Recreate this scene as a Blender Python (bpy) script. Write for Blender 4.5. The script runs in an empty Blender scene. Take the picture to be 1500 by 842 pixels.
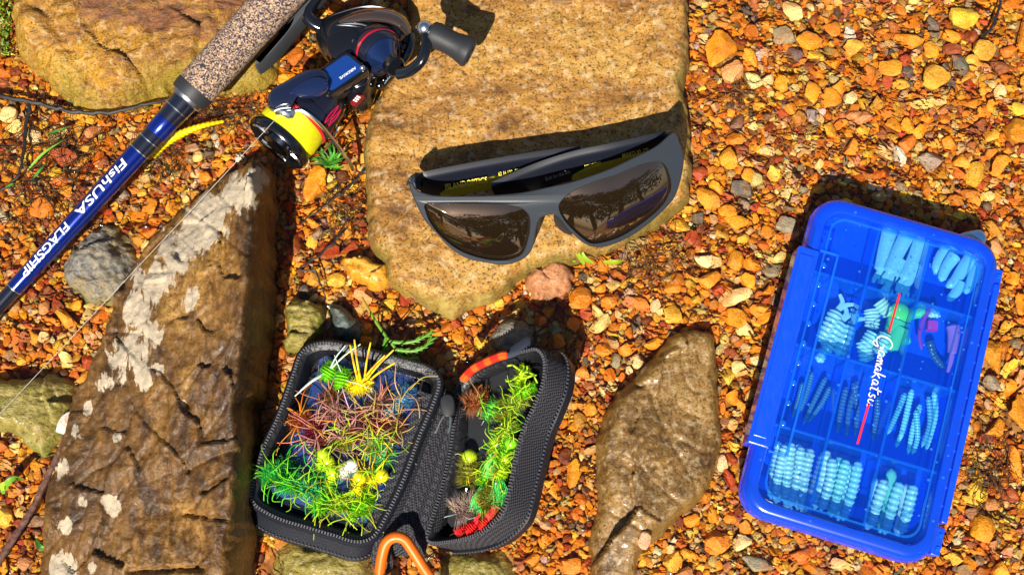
import bpy, bmesh, math, random
import numpy as np
from mathutils import Vector, Matrix, noise, geometry
R = math.radians
rng = np.random.default_rng(7)
random.seed(7)
sc = bpy.context.scene
col = sc.collection

# ------------------------------------------------------------------ camera, sky, sun, exposure
S, DIST, TILT = 0.00036, 0.66, R(13)
CAM = Vector((0, -math.sin(TILT) * DIST, math.cos(TILT) * DIST))
FWD = Vector((0, math.sin(TILT), -math.cos(TILT)))
UP = Vector((0, math.cos(TILT), math.sin(TILT)))
cd = bpy.data.cameras.new('camera'); cam = bpy.data.objects.new('camera', cd); col.objects.link(cam)
cam.location = CAM; cam.rotation_euler = (TILT, 0, 0)
cd.sensor_fit = 'HORIZONTAL'; cd.angle = 2 * math.atan(750 * S / DIST)
cd.clip_start = 0.01; cd.clip_end = 500
sc.camera = cam

SUN_EL = R(50)
SHADOW = Vector((0.28, 1.0, 0)).normalized()          # where shadows fall on the ground
to_sun = Vector((-SHADOW.x * math.cos(SUN_EL), -SHADOW.y * math.cos(SUN_EL), math.sin(SUN_EL)))
world = bpy.data.worlds.new('World'); sc.world = world; world.use_nodes = True
wn = world.node_tree
sky = wn.nodes.new('ShaderNodeTexSky'); sky.sky_type = 'NISHITA'; sky.sun_disc = False
sky.sun_elevation = SUN_EL; sky.sun_rotation = math.atan2(to_sun.x, to_sun.y)
wn.nodes['Background'].inputs['Strength'].default_value = 0.05
wn.links.new(sky.outputs[0], wn.nodes['Background'].inputs['Color'])
ld = bpy.data.lights.new('sun', 'SUN'); sun = bpy.data.objects.new('sun', ld); col.objects.link(sun)
ld.energy = 5.0; ld.angle = R(0.5); ld.color = (1.0, 0.93, 0.82)
sun.rotation_euler = to_sun.to_track_quat('Z', 'Y').to_euler(); sun.location = to_sun * 3
sc.view_settings.view_transform = 'Standard'; sc.view_settings.look = 'None'
sc.view_settings.exposure = 0.66; sc.view_settings.gamma = 1.0
sc.cycles.max_bounces = 10; sc.cycles.transparent_max_bounces = 24
sc.cycles.use_denoising = True

# ------------------------------------------------------------------ measuring helpers
def P(px, py, z=0.0):
    """the point at height z that stands at this place of the layout"""
    d = FWD * DIST + Vector((1, 0, 0)) * ((px - 750) * S) + UP * ((421 - py) * S)
    t = (z - CAM.z) / d.z
    return CAM + d * t
def PL(pts, z): return [P(x, y, z) for x, y in pts]
def to_px(v):
    d = Vector(v) - CAM
    f = d.dot(FWD)
    return 750 + d.x / f * DIST / S, 421 - d.dot(UP) / f * DIST / S
MM = 0.001

def crom(pts, n, closed=False):
    """smooth curve through points, n samples spaced evenly"""
    pts = [Vector(p) for p in pts]
    k = len(pts); out = []
    segs = k if closed else k - 1
    for i in range(segs):
        if closed: p0, p1, p2, p3 = pts[i - 1], pts[i], pts[(i + 1) % k], pts[(i + 2) % k]
        else: p0, p1, p2, p3 = pts[max(i - 1, 0)], pts[i], pts[i + 1], pts[min(i + 2, k - 1)]
        for j in range(10):
            t = j / 10
            out.append(0.5 * ((2 * p1) + (p2 - p0) * t + (2 * p0 - 5 * p1 + 4 * p2 - p3) * t * t + (3 * p1 - p0 - 3 * p2 + p3) * t ** 3))
    out.append(pts[0].copy() if closed else pts[-1].copy())
    L = [0.0]
    for a, b in zip(out, out[1:]): L.append(L[-1] + (b - a).length)
    res = []; m = n if closed else n - 1; j = 0
    for i in range(n):
        s = L[-1] * i / m
        while j < len(L) - 2 and L[j + 1] < s: j += 1
        d = L[j + 1] - L[j]
        res.append(out[j].lerp(out[j + 1], (s - L[j]) / d if d > 1e-12 else 0))
    return res

def loop_offset(loop, d):
    """push a closed loop outwards in plan by d"""
    n = len(loop); cx = sum((p for p in loop), Vector()) / n
    area = sum(loop[i].x * loop[(i + 1) % n].y - loop[(i + 1) % n].x * loop[i].y for i in range(n))
    sg = 1 if area > 0 else -1
    out = []
    for i in range(n):
        t = loop[(i + 1) % n] - loop[i - 1]
        nn = Vector((t.y, -t.x, 0)); nn = nn.normalized() if nn.length > 0 else Vector()
        out.append(loop[i] + nn * d * sg)
    return out

class MB:
    def __init__(self): self.v = []; self.f = []; self.c = []; self.mi = []; self.m = 0
    def add(self, vs, fs, c=(1, 1, 1)):
        o = len(self.v)
        self.v += [tuple(p) for p in vs]
        self.f += [tuple(i + o for i in f) for f in fs]; self.mi += [self.m] * len(fs)
        if callable(c): self.c += [c(i) for i in range(len(vs))]
        else: self.c += [c] * len(vs)
        return self
    def tube(self, pts, rad, c=(1, 1, 1), n=6, flat=1.0, ref=None):
        pts = [Vector(p) for p in pts]; k = len(pts)
        if not hasattr(rad, '__len__'): rad = [rad] * k
        ref = Vector(ref) if ref else None
        vs = []; u = None
        for i in range(k):
            t = (pts[min(i + 1, k - 1)] - pts[max(i - 1, 0)])
            t = t.normalized() if t.length > 0 else Vector((0, 0, 1))
            if ref is not None: u = ref - t * ref.dot(t)
            elif u is None:
                a = Vector((0, 0, 1)) if abs(t.z) < .8 else Vector((1, 0, 0)); u = a - t * a.dot(t)
            else: u = u - t * u.dot(t)
            u = u.normalized() if u.length > 1e-9 else t.orthogonal().normalized()
            w = t.cross(u)
            for j in range(n):
                a = 2 * math.pi * j / n
                vs.append(pts[i] + (u * math.cos(a) * flat + w * math.sin(a)) * rad[i])
        fs = [(i * n + j, i * n + (j + 1) % n, (i + 1) * n + (j + 1) % n, (i + 1) * n + j) for i in range(k - 1) for j in range(n)]
        fs += [tuple(range(n - 1, -1, -1)), tuple((k - 1) * n + j for j in range(n))]
        if callable(c): cc = c; self.add(vs, fs, lambda i: cc(i // n / max(k - 1, 1)))
        else: self.add(vs, fs, c)
        return self
    def lathe(self, p0, ax, prof, c=(1, 1, 1), n=24):
        ax = Vector(ax).normalized()
        return self._rings([Vector(p0) + ax * s for s, r in prof], ax, [r for s, r in prof], c, n)
    def _rings(self, cs, ax, rs, c, n):
        u = ax.orthogonal().normalized(); w = ax.cross(u); vs = []
        for p, r in zip(cs, rs):
            for j in range(n):
                a = 2 * math.pi * j / n; vs.append(p + (u * math.cos(a) + w * math.sin(a)) * r)
        k = len(cs)
        fs = [(i * n + j, i * n + (j + 1) % n, (i + 1) * n + (j + 1) % n, (i + 1) * n + j) for i in range(k - 1) for j in range(n)]
        fs += [tuple(range(n - 1, -1, -1)), tuple((k - 1) * n + j for j in range(n))]
        return self.add(vs, fs, c)
    def loft(self, loops, c=(1, 1, 1), cap0=True, cap1=True):
        n = len(loops[0]); vs = [p for l in loops for p in l]; k = len(loops)
        fs = [(i * n + j, i * n + (j + 1) % n, (i + 1) * n + (j + 1) % n, (i + 1) * n + j) for i in range(k - 1) for j in range(n)]
        if cap0: fs.append(tuple(range(n - 1, -1, -1)))
        if cap1: fs.append(tuple((k - 1) * n + j for j in range(n)))
        return self.add(vs, fs, c)
    def slab(self, loop, z0, z1, bev=0.0, c=(1, 1, 1)):
        """upright prism on a plan loop with softened top edge"""
        L = [[Vector((p.x, p.y, z0)) for p in loop], [Vector((p.x, p.y, z1 - bev)) for p in loop]]
        if bev:
            i1 = loop_offset(loop, -bev * .35); i2 = loop_offset(loop, -bev)
            L += [[Vector((p.x, p.y, z1 - bev * .3)) for p in i1], [Vector((p.x, p.y, z1)) for p in i2]]
        return self.loft(L, c)
    def ball(self, ctr, r, c=(1, 1, 1), n=10, sq=(1, 1, 1), wob=0.0):
        ctr = Vector(ctr); vs = []; m = n // 2 + 1
        ph = random.random() * 50
        for i in range(m):
            th = math.pi * i / (m - 1)
            for j in range(n):
                a = 2 * math.pi * j / n
                d = Vector((math.sin(th) * math.cos(a), math.sin(th) * math.sin(a), math.cos(th)))
                k = r * (1 + wob * noise.noise(d * 1.7 + Vector((ph, 0, 0))))
                vs.append(ctr + Vector((d.x * sq[0], d.y * sq[1], d.z * sq[2])) * k)
        fs = [(i * n + j, (i + 1) * n + j, (i + 1) * n + (j + 1) % n, i * n + (j + 1) % n) for i in range(m - 1) for j in range(n)]
        return self.add(vs, fs, c)
    def text(self, body, size, org, xd, yd, shear=0, c=(1, 1, 1), fit=None, curve_r=None, extr=0.0):
        cu = bpy.data.curves.new('t', 'FONT'); cu.body = body; cu.size = 1; cu.shear = shear; cu.offset = 0.012
        cu.align_x = 'CENTER'; cu.align_y = 'CENTER'; cu.resolution_u = 3
        ob = bpy.data.objects.new('t', cu); col.objects.link(ob)
        dg = bpy.context.evaluated_depsgraph_get()
        me = bpy.data.meshes.new_from_object(ob.evaluated_get(dg))
        bm = bmesh.new(); bm.from_mesh(me)
        if curve_r:
            for yy in np.linspace(-.5, .5, 9):
                bmesh.ops.bisect_plane(bm, geom=bm.verts[:] + bm.edges[:] + bm.faces[:], plane_co=(0, yy, 0), plane_no=(0, 1, 0))
        xs = [v.co.x for v in bm.verts]; w = max(xs) - min(xs); mx = (max(xs) + min(xs)) / 2
        kx = fit / w if fit else size
        xd = Vector(xd).normalized(); yd = Vector(yd); yd = (yd - xd * yd.dot(xd)).normalized(); zd = xd.cross(yd)
        vs = []
        for v in bm.verts:
            x, y = (v.co.x - mx) * kx, v.co.y * size
            if curve_r:
                r0, rs = curve_r; r = r0 + rs * x; a = y / r
                vs.append(Vector(org) + xd * x + yd * math.sin(a) * r + zd * (math.cos(a) * r))
            else: vs.append(Vector(org) + xd * x + yd * y)
        bm.verts.index_update()
        self.add(vs, [tuple(v.index for v in f.verts) for f in bm.faces], c)
        bm.free(); bpy.data.objects.remove(ob); bpy.data.curves.remove(cu); bpy.data.meshes.remove(me)
        return self
    def build(self, name, mats, parent=None, sharp=38, top=False, smooth=True):
        me = bpy.data.meshes.new(name)
        v = np.array(self.v, dtype=float)
        if parent is not None: org = np.array(parent.matrix_world_loc)
        else: org = np.array([v[:, 0].mean(), v[:, 1].mean(), v[:, 2].min()])
        me.from_pydata((v - org).tolist(), [], self.f)
        a = me.color_attributes.new('Col', 'FLOAT_COLOR', 'POINT')
        cc = np.ones((len(self.c), 4)); cc[:, :3] = np.array(self.c)
        a.data.foreach_set('color', cc.ravel())
        if not isinstance(mats, (list, tuple)): mats = [mats]
        for m in mats: me.materials.append(m)
        if len(mats) > 1: me.polygons.foreach_set('material_index', self.mi)
        me.polygons.foreach_set('use_smooth', [smooth] * len(me.polygons))
        if smooth: me.set_sharp_from_angle(angle=R(sharp))
        bm = bmesh.new(); bm.from_mesh(me); bmesh.ops.recalc_face_normals(bm, faces=bm.faces[:]); bm.to_mesh(me); bm.free()
        o = bpy.data.objects.new(name, me); col.objects.link(o)
        if parent is not None:
            o.parent = parent.o
        else: o.location = org
        return Sub(o, org)
class Sub:
    """a built mesh together with the origin its points are counted from"""
    def __init__(self, o, org): self.o = o; self.org = org
    @property
    def matrix_world_loc(self): return self.org
class Thing(Sub): pass
def thing(name, label, cat, loc, group=None):
    o = bpy.data.objects.new(name, None); col.objects.link(o); o.location = loc; o.empty_display_size = .01
    tag(o, label, cat, group)
    return Thing(o, np.array(loc))
_build = MB.build
def build(self, name, mats, parent=None, **k):
    s = _build(self, name, mats, parent, **k)
    if parent is not None: s.o.parent = parent.o
    return s
MB.build = build
def tag(o, label=None, cat=None, group=None, kind=None):
    if isinstance(o, Sub): o = o.o
    if label: o['label'] = label
    if cat: o['category'] = cat
    if group: o['group'] = group
    if kind: o['kind'] = kind
    return o

# ------------------------------------------------------------------ materials
class Mat:
    def __init__(self, name, rough=.5, spec=.5, base=None, metal=0.0, coat=0.0, **kw):
        self.m = bpy.data.materials.new(name); self.m.use_nodes = True
        self.t = self.m.node_tree; self.n = self.t.nodes; self.b = self.n['Principled BSDF']
        self.set('Roughness', rough); self.set('Specular IOR Level', spec); self.set('Metallic', metal); self.set('Coat Weight', coat)
        if base: self.set('Base Color', (*base, 1))
        for k, v in kw.items(): self.set(k.replace('_', ' '), v)
    def set(self, k, v): self.b.inputs[k].default_value = v
    def link(self, a, b): self.t.links.new(a, b)
    def node(self, typ, **kw):
        nd = self.n.new('ShaderNode' + typ)
        for k, v in kw.items():
            if k.startswith('i_'):
                key = k[2:]; key = int(key) if key.isdigit() else key.replace('_', ' ')
                if isinstance(v, bpy.types.NodeSocket): self.link(v, nd.inputs[key])
                else: nd.inputs[key].default_value = v
            else: setattr(nd, k, v)
        return nd
    def coords(self, scale=(1, 1, 1), rot=(0, 0, 0)):
        tc = self.node('TexCoord'); mp = self.node('Mapping', i_Vector=tc.outputs['Object'])
        mp.inputs['Scale'].default_value = scale; mp.inputs['Rotation'].default_value = rot
        return mp.outputs[0]
    def noise(self, vec, scale, detail=4, rough=.55, dist=0.0):
        return self.node('TexNoise', i_Vector=vec, i_Scale=scale, i_Detail=detail, i_Roughness=rough, i_Distortion=dist).outputs['Fac']
    def ramp(self, fac, stops, interp='LINEAR'):
        r = self.node('ValToRGB', i_Fac=fac); e = r.color_ramp; e.interpolation = interp
        while len(e.elements) < len(stops): e.elements.new(.5)
        for el, (p, c) in zip(e.elements, stops):
            el.position = p; el.color = (*c, 1) if hasattr(c, '__len__') else (c, c, c, 1)
        return r.outputs['Color']
    def mix(self, fac, a, b, mode='MIX'):
        m = self.node('Mix', data_type='RGBA', blend_type=mode)
        for s, v in ((m.inputs[0], fac), (m.inputs[6], a), (m.inputs[7], b)):
            if isinstance(v, bpy.types.NodeSocket): self.link(v, s)
            elif hasattr(v, '__len__'): s.default_value = (*v, 1)
            else: s.default_value = v
        return m.outputs[2]
    def math(self, op, a, b=0.0):
        m = self.node('Math', operation=op)
        for s, v in ((m.inputs[0], a), (m.inputs[1], b)):
            if isinstance(v, bpy.types.NodeSocket): self.link(v, s)
            else: s.default_value = v
        return m.outputs[0]
    def bump(self, h, strength=.5, dist=.001, normal=None):
        b = self.node('Bump', i_Height=h, i_Strength=strength, i_Distance=dist)
        if normal: self.link(normal, b.inputs['Normal'])
        self.link(b.outputs[0], self.b.inputs['Normal']); return b.outputs[0]
    def attr(self, name, typ='GEOMETRY'): return self.node('Attribute', attribute_name=name, attribute_type=typ)
    def color(self, sock): self.link(sock, self.b.inputs['Base Color']); return self

def plain(name, base, rough=.5, spec=.5, metal=0.0, coat=0.0, bump=None, **kw):
    M = Mat(name, rough, spec, base, metal, coat, **kw)
    if bump:
        sc_, st, d = bump; M.bump(M.noise(M.coords(), sc_, 3), st, d)
    return M.m
def vcol(name, rough=.5, spec=.5, coat=0.0, **kw):
    M = Mat(name, rough, spec, None, 0, coat, **kw); M.color(M.attr('Col').outputs['Color']); return M.m

def pebble_mat(name, per_object):
    M = Mat(name, .5, .32)
    c0 = M.attr('pebble_color', 'OBJECT').outputs['Color'] if per_object else M.attr('Col').outputs['Color']
    g = M.node('NewGeometry').outputs['Position']
    n1 = M.noise(g, 260, 5, .65); n2 = M.noise(g, 1300, 3, .6); n3 = M.noise(g, 90, 2)
    c = M.mix(M.ramp(n1, [(.46, 0), (.78, .6)]), c0, M.mix(.40, c0, (.95, .62, .22)))
    c = M.mix(M.ramp(n2, [(.32, .8), (.50, 0)]), c, M.mix(.8, c, (.10, .025, .006)))
    c = M.mix(M.ramp(n3, [(.36, .75), (.56, 0)]), c, M.mix(.6, c, (.36, .07, .006)))
    M.color(c)
    M.bump(M.math('ADD', M.math('MULTIPLY', n1, .7), M.math('MULTIPLY', n2, .4)), .9, .0014)
    M.link(M.ramp(n1, [(.3, .28), (.7, .62)]), M.b.inputs['Roughness'])
    return M.m
gravel_m = pebble_mat('gravel_stone', False)
pebble_m = pebble_mat('pebble_stone', True)

def rock_mat(name, stops, speck=.5, speck_scale=900, big=28, stretch=(1, 1, 1), rot=0, rough=.5, dark=(.05, .025, .008), tint=None, bump=.6, algae=None, dry=None, coat=0.0, stain=None, pale=.8, lump=1.0, mott=.8):
    M = Mat(name, rough, .45, coat=coat, Coat_Roughness=.2)
    v = M.coords(stretch, (0, 0, rot)); v1 = M.coords()
    nb = M.noise(v, big, 7, .62, .6); nm = M.noise(v, big * 5, 5, .65, .3); nf = M.noise(v1, speck_scale, 3, .65); nv = M.noise(v1, speck_scale * .33, 4, .6)
    c = M.ramp(M.math('ADD', M.math('MULTIPLY', nb, .65), M.math('MULTIPLY', nm, .35)), stops)
    c = M.mix(M.ramp(nf, [(.38, speck), (.47, 0)]), c, M.mix(.88, c, dark))
    c = M.mix(M.ramp(nv, [(.52, 0), (.72, speck * pale)]), c, M.mix(.5, c, (.85, .68, .40)))
    c = M.mix(M.ramp(nm, [(.30, mott), (.44, 0)]), c, M.mix(.7, c, dark))
    if algae:
        A = M.attr('edge').outputs['Fac']
        am = M.ramp(M.math('ADD', A, M.math('ADD', M.math('MULTIPLY', M.math('SUBTRACT', nm, .5), 1.2), M.math('MULTIPLY', M.math('SUBTRACT', M.noise(v1, 22, 3), .5), 2.4))), [(.35, 0), (.95, .9)])
        c = M.mix(am, c, M.mix(M.ramp(nf, [(.35, 0), (.65, 1)]), algae, tuple(x * 2.1 for x in algae)))
    if stain:
        A = M.attr('stain').outputs['Fac']
        c = M.mix(M.ramp(M.math('ADD', A, M.math('MULTIPLY', M.math('SUBTRACT', M.noise(v, 40, 6, .7, .8), .5), 1.6)), [(.35, 0), (.70, .92)]), c, M.mix(M.ramp(nm, [(.35, 0), (.65, 1)]), stain, tuple(x * 3.0 for x in stain)))
    if dry:
        A = M.attr('dry').outputs['Fac']
        dn = M.noise(v, 48, 8, .72, .6)
        dm = M.ramp(M.math('ADD', A, M.math('MULTIPLY', M.math('SUBTRACT', dn, .5), 2.5)), [(.52, 0), (.56, 1)])
        c = M.mix(dm, c, M.mix(M.ramp(nm, [(.3, 0), (.7, 1)]), dry, tuple(min(1, x * 1.7) for x in dry)))
        M.link(M.mix(dm, (rough,) * 3, (.85,) * 3), M.b.inputs['Roughness'])
        if coat: M.link(M.mix(dm, (coat,) * 3, (0,) * 3), M.b.inputs['Coat Weight'])
    M.color(c)
    h = M.math('ADD', M.math('MULTIPLY', nm, lump), M.math('MULTIPLY', nf, .30)); h = M.math('ADD', h, M.math('MULTIPLY', nv, .35))
    M.bump(h, bump, .0022)
    return M.m

white_m = plain('white_print', (.85, .87, .9), .45)
black_gloss = plain('gloss_black', (.006, .007, .010), .12, .6, coat=.6)
navy_gloss = plain('gloss_navy', (.008, .012, .035), .14, .7, coat=.8)
chrome = plain('chrome', (.80, .81, .83), .24, metal=1.0)
dark_metal = plain('dark_metal', (.10, .11, .13), .22, metal=1.0)
rubber = plain('rubber', (.020, .022, .026), .55, .4, bump=(900, .25, .0003))
red_m = plain('red_trim', (.55, .01, .03), .3)

# ------------------------------------------------------------------ ground sheet
def sheet(name, w, h, z, mat, ox=0, oy=0):
    me = bpy.data.meshes.new(name)
    me.from_pydata([(-w, -h, 0), (w, -h, 0), (w, h, 0), (-w, h, 0)], [], [(0, 1, 2, 3)]); me.materials.append(mat)
    o = bpy.data.objects.new(name, me); col.objects.link(o); o.location = (ox, oy, z); o['kind'] = 'structure'
    return o
M = Mat('ground_grit', .6, .3)
g = M.node('NewGeometry').outputs['Position']
vo = M.node('TexVoronoi', i_Vector=g, i_Scale=150.0)
hs = M.node('SeparateColor', i_Color=vo.outputs['Color']).outputs[0]
c = M.ramp(hs, [(0, (.30, .09, .015)), (.4, (.45, .18, .03)), (.7, (.42, .24, .07)), (1, (.16, .07, .02))])
c = M.mix(M.ramp(vo.outputs['Distance'], [(.35, 0), (.75, .85)]), c, (.10, .04, .012))
M.color(c); M.bump(M.math('MULTIPLY', vo.outputs['Distance'], -1.0), .5, .002)
ground = sheet('ground', 60, 60, 0.0, M.m)

# ------------------------------------------------------------------ rocks
def poly_sdf(pts, poly):
    """signed distance (inside > 0) of Nx2 points to a closed polygon"""
    x, y = pts[:, 0], pts[:, 1]; d2 = np.full(len(pts), 1e9); ins = np.zeros(len(pts), bool)
    k = len(poly)
    for i in range(k):
        ax, ay = poly[i]; bx, by = poly[(i + 1) % k]; ex, ey = bx - ax, by - ay
        t = np.clip(((x - ax) * ex + (y - ay) * ey) / (ex * ex + ey * ey + 1e-15), 0, 1)
        d2 = np.minimum(d2, (x - ax - t * ex) ** 2 + (y - ay - t * ey) ** 2)
        cr = (ay > y) != (by > y)
        xi = ax + (y - ay) / (by - ay if by != ay else 1e-18) * ex
        ins ^= cr & (x < xi)
    return np.where(ins, 1, -1) * np.sqrt(d2)
ROCKS = []
def rock(name, label, outline, top, mat, res=.0011, edge=.010, power=2.2, z_out=.004, rough_amp=.0016, freq=60, wob=.003, extra=None, strata=0.0, crack=.0012, facets=(26, .10, .0009), sink=-.006, dry=None, stain=None, group=None, zfun=None, stretch=(1, 1)):
    """a solid stone: plan outline traced on the ground, top surface by height function"""
    L = crom([P(x, y, z_out) for x, y in outline], 90, True)
    poly = [(p.x, p.y) for p in L]; ROCKS.append(poly)
    xs = [p[0] for p in poly]; ys = [p[1] for p in poly]
    x0, x1, y0, y1 = min(xs) - .004, max(xs) + .004, min(ys) - .004, max(ys) + .004
    nx, ny = int((x1 - x0) / res) + 2, int((y1 - y0) / res) + 2
    X, Y = np.meshgrid(np.linspace(x0, x1, nx), np.linspace(y0, y1, ny)); pts = np.stack([X.ravel(), Y.ravel()], 1)
    sd = poly_sdf(pts, poly)
    h = np.empty(len(pts)); dd = np.empty(len(pts)); seed = len(ROCKS) * 13.7
    keep = sd > -.006
    fr_ = np.random.default_rng(len(ROCKS) * 31); nf_ = max(6, int(facets[0] * (x1 - x0) * (y1 - y0) / .03) + 5)
    fcx, fcy = fr_.uniform(x0, x1, nf_), fr_.uniform(y0, y1, nf_); ftx, fty = fr_.normal(0, facets[1], nf_), fr_.normal(0, facets[1], nf_); fof = fr_.normal(0, facets[2], nf_)
    sx_, sy_ = stretch
    for i in range(len(pts)):
        if not keep[i]: h[i] = sink; dd[i] = 0; continue
        x, y = pts[i]
        q = Vector((x * stretch[0], y * stretch[1], seed))
        d = sd[i] + wob * noise.fractal(q * 70, .6, 2.0, 3) + wob * 1.3 * noise.noise(q * 24)
        t = min(max(d / edge, 0), 1); k = (1 - (1 - t) ** power) ** (1 / power) if t < 1 else 1.0
        dd[i] = t
        H = top(x, y, d)
        H += rough_amp * (noise.fractal(q * freq, .7, 2.1, 5) + .5 * noise.noise(q * freq * 6))
        wx_ = x + .004 * noise.noise(q * 60); wy_ = y + .004 * noise.noise(q * 60 + Vector((7, 3, 0)))
        ddx, ddy = (wx_ - fcx) * sx_, (wy_ - fcy) * sy_; d2_ = ddx * ddx + ddy * ddy; m_ = int(d2_.argmin())
        H += fof[m_] + max(-.003, min(.003, ftx[m_] * (x - fcx[m_]) + fty[m_] * (y - fcy[m_])))
        if strata:
            st = noise.fractal(Vector((x * 20, y * 20, seed)), .8, 2, 3)
            H += strata * (round(st * 3) / 3)
        vv_ = abs(noise.noise(Vector((x * stretch[0] * 26 + 5 * noise.noise(q * 9), y * stretch[1] * 26, seed)))); H -= crack * math.exp(-(vv_ / .035) ** 2)
        if extra: H += extra(x, y)
        h[i] = sink + (H - sink) * k if t > 0 else sink
    V = np.stack([pts[:, 0], pts[:, 1], h], 1)
    idx = np.arange(nx * ny).reshape(ny, nx)
    q = np.stack([idx[:-1, :-1], idx[:-1, 1:], idx[1:, 1:], idx[1:, :-1]], -1).reshape(-1, 4)
    q = q[keep[q].all(1)]
    used = np.unique(q); rem = -np.ones(nx * ny, int); rem[used] = np.arange(len(used))
    q = rem[q]; V = V[used]; dd = dd[used]
    # underside: copy of the rim ring closed by a flat base
    me = bpy.data.meshes.new(name)
    org = np.array([V[:, 0].mean(), V[:, 1].mean(), sink])
    me.from_pydata((V - org).tolist(), [], q.tolist())
    a = me.attributes.new('edge', 'FLOAT', 'POINT'); a.data.foreach_set('value', 1 - dd)
    if dry is not None:
        b = me.attributes.new('dry', 'FLOAT', 'POINT'); b.data.foreach_set('value', [dry(p[0], p[1], p[2]) for p in V])
    if stain is not None:
        b = me.attributes.new('stain', 'FLOAT', 'POINT'); b.data.foreach_set('value', [stain(*to_px(p)) for p in V])
    bm = bmesh.new(); bm.from_mesh(me)
    be = [e for e in bm.edges if e.is_boundary]
    bmesh.ops.contextual_create(bm, geom=be)
    for f in bm.faces: f.smooth = True
    bm.to_mesh(me); bm.free()
    me.materials.append(mat)
    o = bpy.data.objects.new(name, me); col.objects.link(o); o.location = org
    tag(o, label, 'rock', group)
    # sampler of its surface height for things resting on it
    F = h.reshape(ny, nx)
    def height(x, y):
        i = int(round((y - y0) / (y1 - y0) * (ny - 1))); j = int(round((x - x0) / (x1 - x0) * (nx - 1)))
        return F[i, j] if 0 <= i < ny and 0 <= j < nx else 0
    return height

tan_m = rock_mat('tan_sandstone', [(.38, (.14, .058, .010)), (.46, (.31, .14, .022)), (.54, (.42, .21, .034)), (.66, (.51, .31, .08))], 1.0, 720, 16, (1, 2.2, 1), .25, .62, algae=(.115, .085, .014), bump=.9, stain=(.14, .11, .025), lump=.3, mott=.45)
ochre_m = rock_mat('ochre_wet_rock', [(.34, (.09, .027, .004)), (.45, (.29, .125, .009)), (.55, (.44, .215, .011)), (.70, (.54, .33, .06))], .85, 800, 22, (1, 2.6, 1), -.5, .5, algae=(.17, .12, .014), bump=1.0, stain=(.075, .026, .010))
brown_m = rock_mat('brown_tall_rock', [(.38, (.022, .009, .003)), (.46, (.09, .038, .007)), (.54, (.20, .092, .014)), (.66, (.40, .215, .045))], .75, 700, 17, (1.9, .8, 1), .2, .5, dry=(.33, .27, .19), bump=.9, coat=.04, stain=(.06, .028, .006), pale=.25, lump=.5)
wet_m = rock_mat('wet_brown_rock', [(.36, (.06, .026, .006)), (.46, (.17, .088, .020)), (.57, (.28, .155, .040)), (.70, (.40, .25, .085))], .9, 780, 22, (1.6, 1, 1), .4, .42, algae=(.12, .07, .014), bump=.8, coat=.25, lump=.35)
grey_m = rock_mat('grey_rock', [(.30, (.05, .045, .04)), (.46, (.20, .19, .17)), (.62, (.30, .22, .10)), (.8, (.42, .42, .40))], .5, 700, 45, (1, 2, 1), .6, .5, algae=(.13, .11, .03), bump=.9)
moss_m = rock_mat('mossy_rock', [(.30, (.06, .05, .008)), (.46, (.24, .20, .03)), (.62, (.38, .28, .08)), (.8, (.5, .42, .22))], .5, 700, 35, (1, 1.8, 1), .7, .45, algae=(.12, .12, .02), bump=.8, coat=.2)
teal_m = rock_mat('slate_rock', [(.30, (.02, .03, .03)), (.5, (.08, .11, .10)), (.8, (.2, .24, .2))], .4, 700, 40, rough=.45, bump=.8)
red_rock_m = rock_mat('red_sandstone', [(.30, (.22, .06, .02)), (.5, (.48, .20, .08)), (.8, (.6, .36, .18))], .5, 900, 40, rough=.6, bump=.7)

tan_top = .021
def tan_h(x, y, d):
    return tan_top + .0016 * noise.noise(Vector((x * 14, y * 14, 3))) - .003 * max(0, (-y - .02) / .06)
tan_height = rock('flat_rock', 'broad flat tan sandstone slab under the sunglasses and reel handle',
    [(600, -60), (700, -75), (850, -75), (1000, -60), (1012, 20), (1013, 100), (1014, 180), (1018, 250), (1008, 296), (965, 330), (895, 362), (830, 385), (770, 400), (735, 435), (695, 452), (660, 462), (600, 436), (572, 408), (566, 385), (540, 352), (536, 300), (532, 240), (533, 190), (548, 140), (572, 90), (592, 30)],
    tan_h, tan_m, .0009, .009, 2.2, rough_amp=.0009, crack=.0006, freq=45, wob=.0020, z_out=.012, facets=(14, .03, .0004),
    stain=lambda x, y: -.45 + .95 * max(0, min(1, (y - 385) / 50)) + .8 * max(0, min(1, (x - 960) / 40)) + .45 * max(0, 1 - math.hypot(x - 560, y - 215) / 60) + .4 * max(0, 1 - math.hypot(x - 800, y - 330) / 50))
def och_h(x, y, d):
    q = P(215, 20, .03); return .034 - .20 * max(0, abs(x - q.x) - .03) ** 1.2 - .010 * max(0, min(1, (q.y - y) / .05)) - .010 * max(0, (x - P(330, 0, 0).x) / .04)
def crease(x, y):
    a = P(60, 10, .03); b = P(150, 140, .03); ax, ay = b.x - a.x, b.y - a.y
    t = min(max(((x - a.x) * ax + (y - a.y) * ay) / (ax * ax + ay * ay), 0), 1)
    d = math.hypot(x - a.x - t * ax, y - a.y - t * ay)
    return -.004 * math.exp(-(d / .004) ** 2) - (.004 if (x - a.x) * ay - (y - a.y) * ax > 0 else 0) * 0
ochre_height = rock('ochre_rock', 'rounded yellow-brown wet rock under the cork rod grip',
    [(10, -80), (200, -100), (380, -80), (412, 0), (413, 60), (406, 100), (388, 128), (335, 132), (290, 128), (262, 130), (210, 154), (150, 162), (100, 147), (62, 114), (32, 88), (22, 40), (16, -20)],
    och_h, ochre_m, .0010, .02, 2.0, rough_amp=.0026, freq=38, wob=.003, extra=crease, z_out=.010, strata=.0016, stain=lambda x, y: -.35 + .95 * max(0, min(1, (70 + (x - 200) * .18 - y) / 35)) * max(0, min(1, (x - 60) / 60)))
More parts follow.
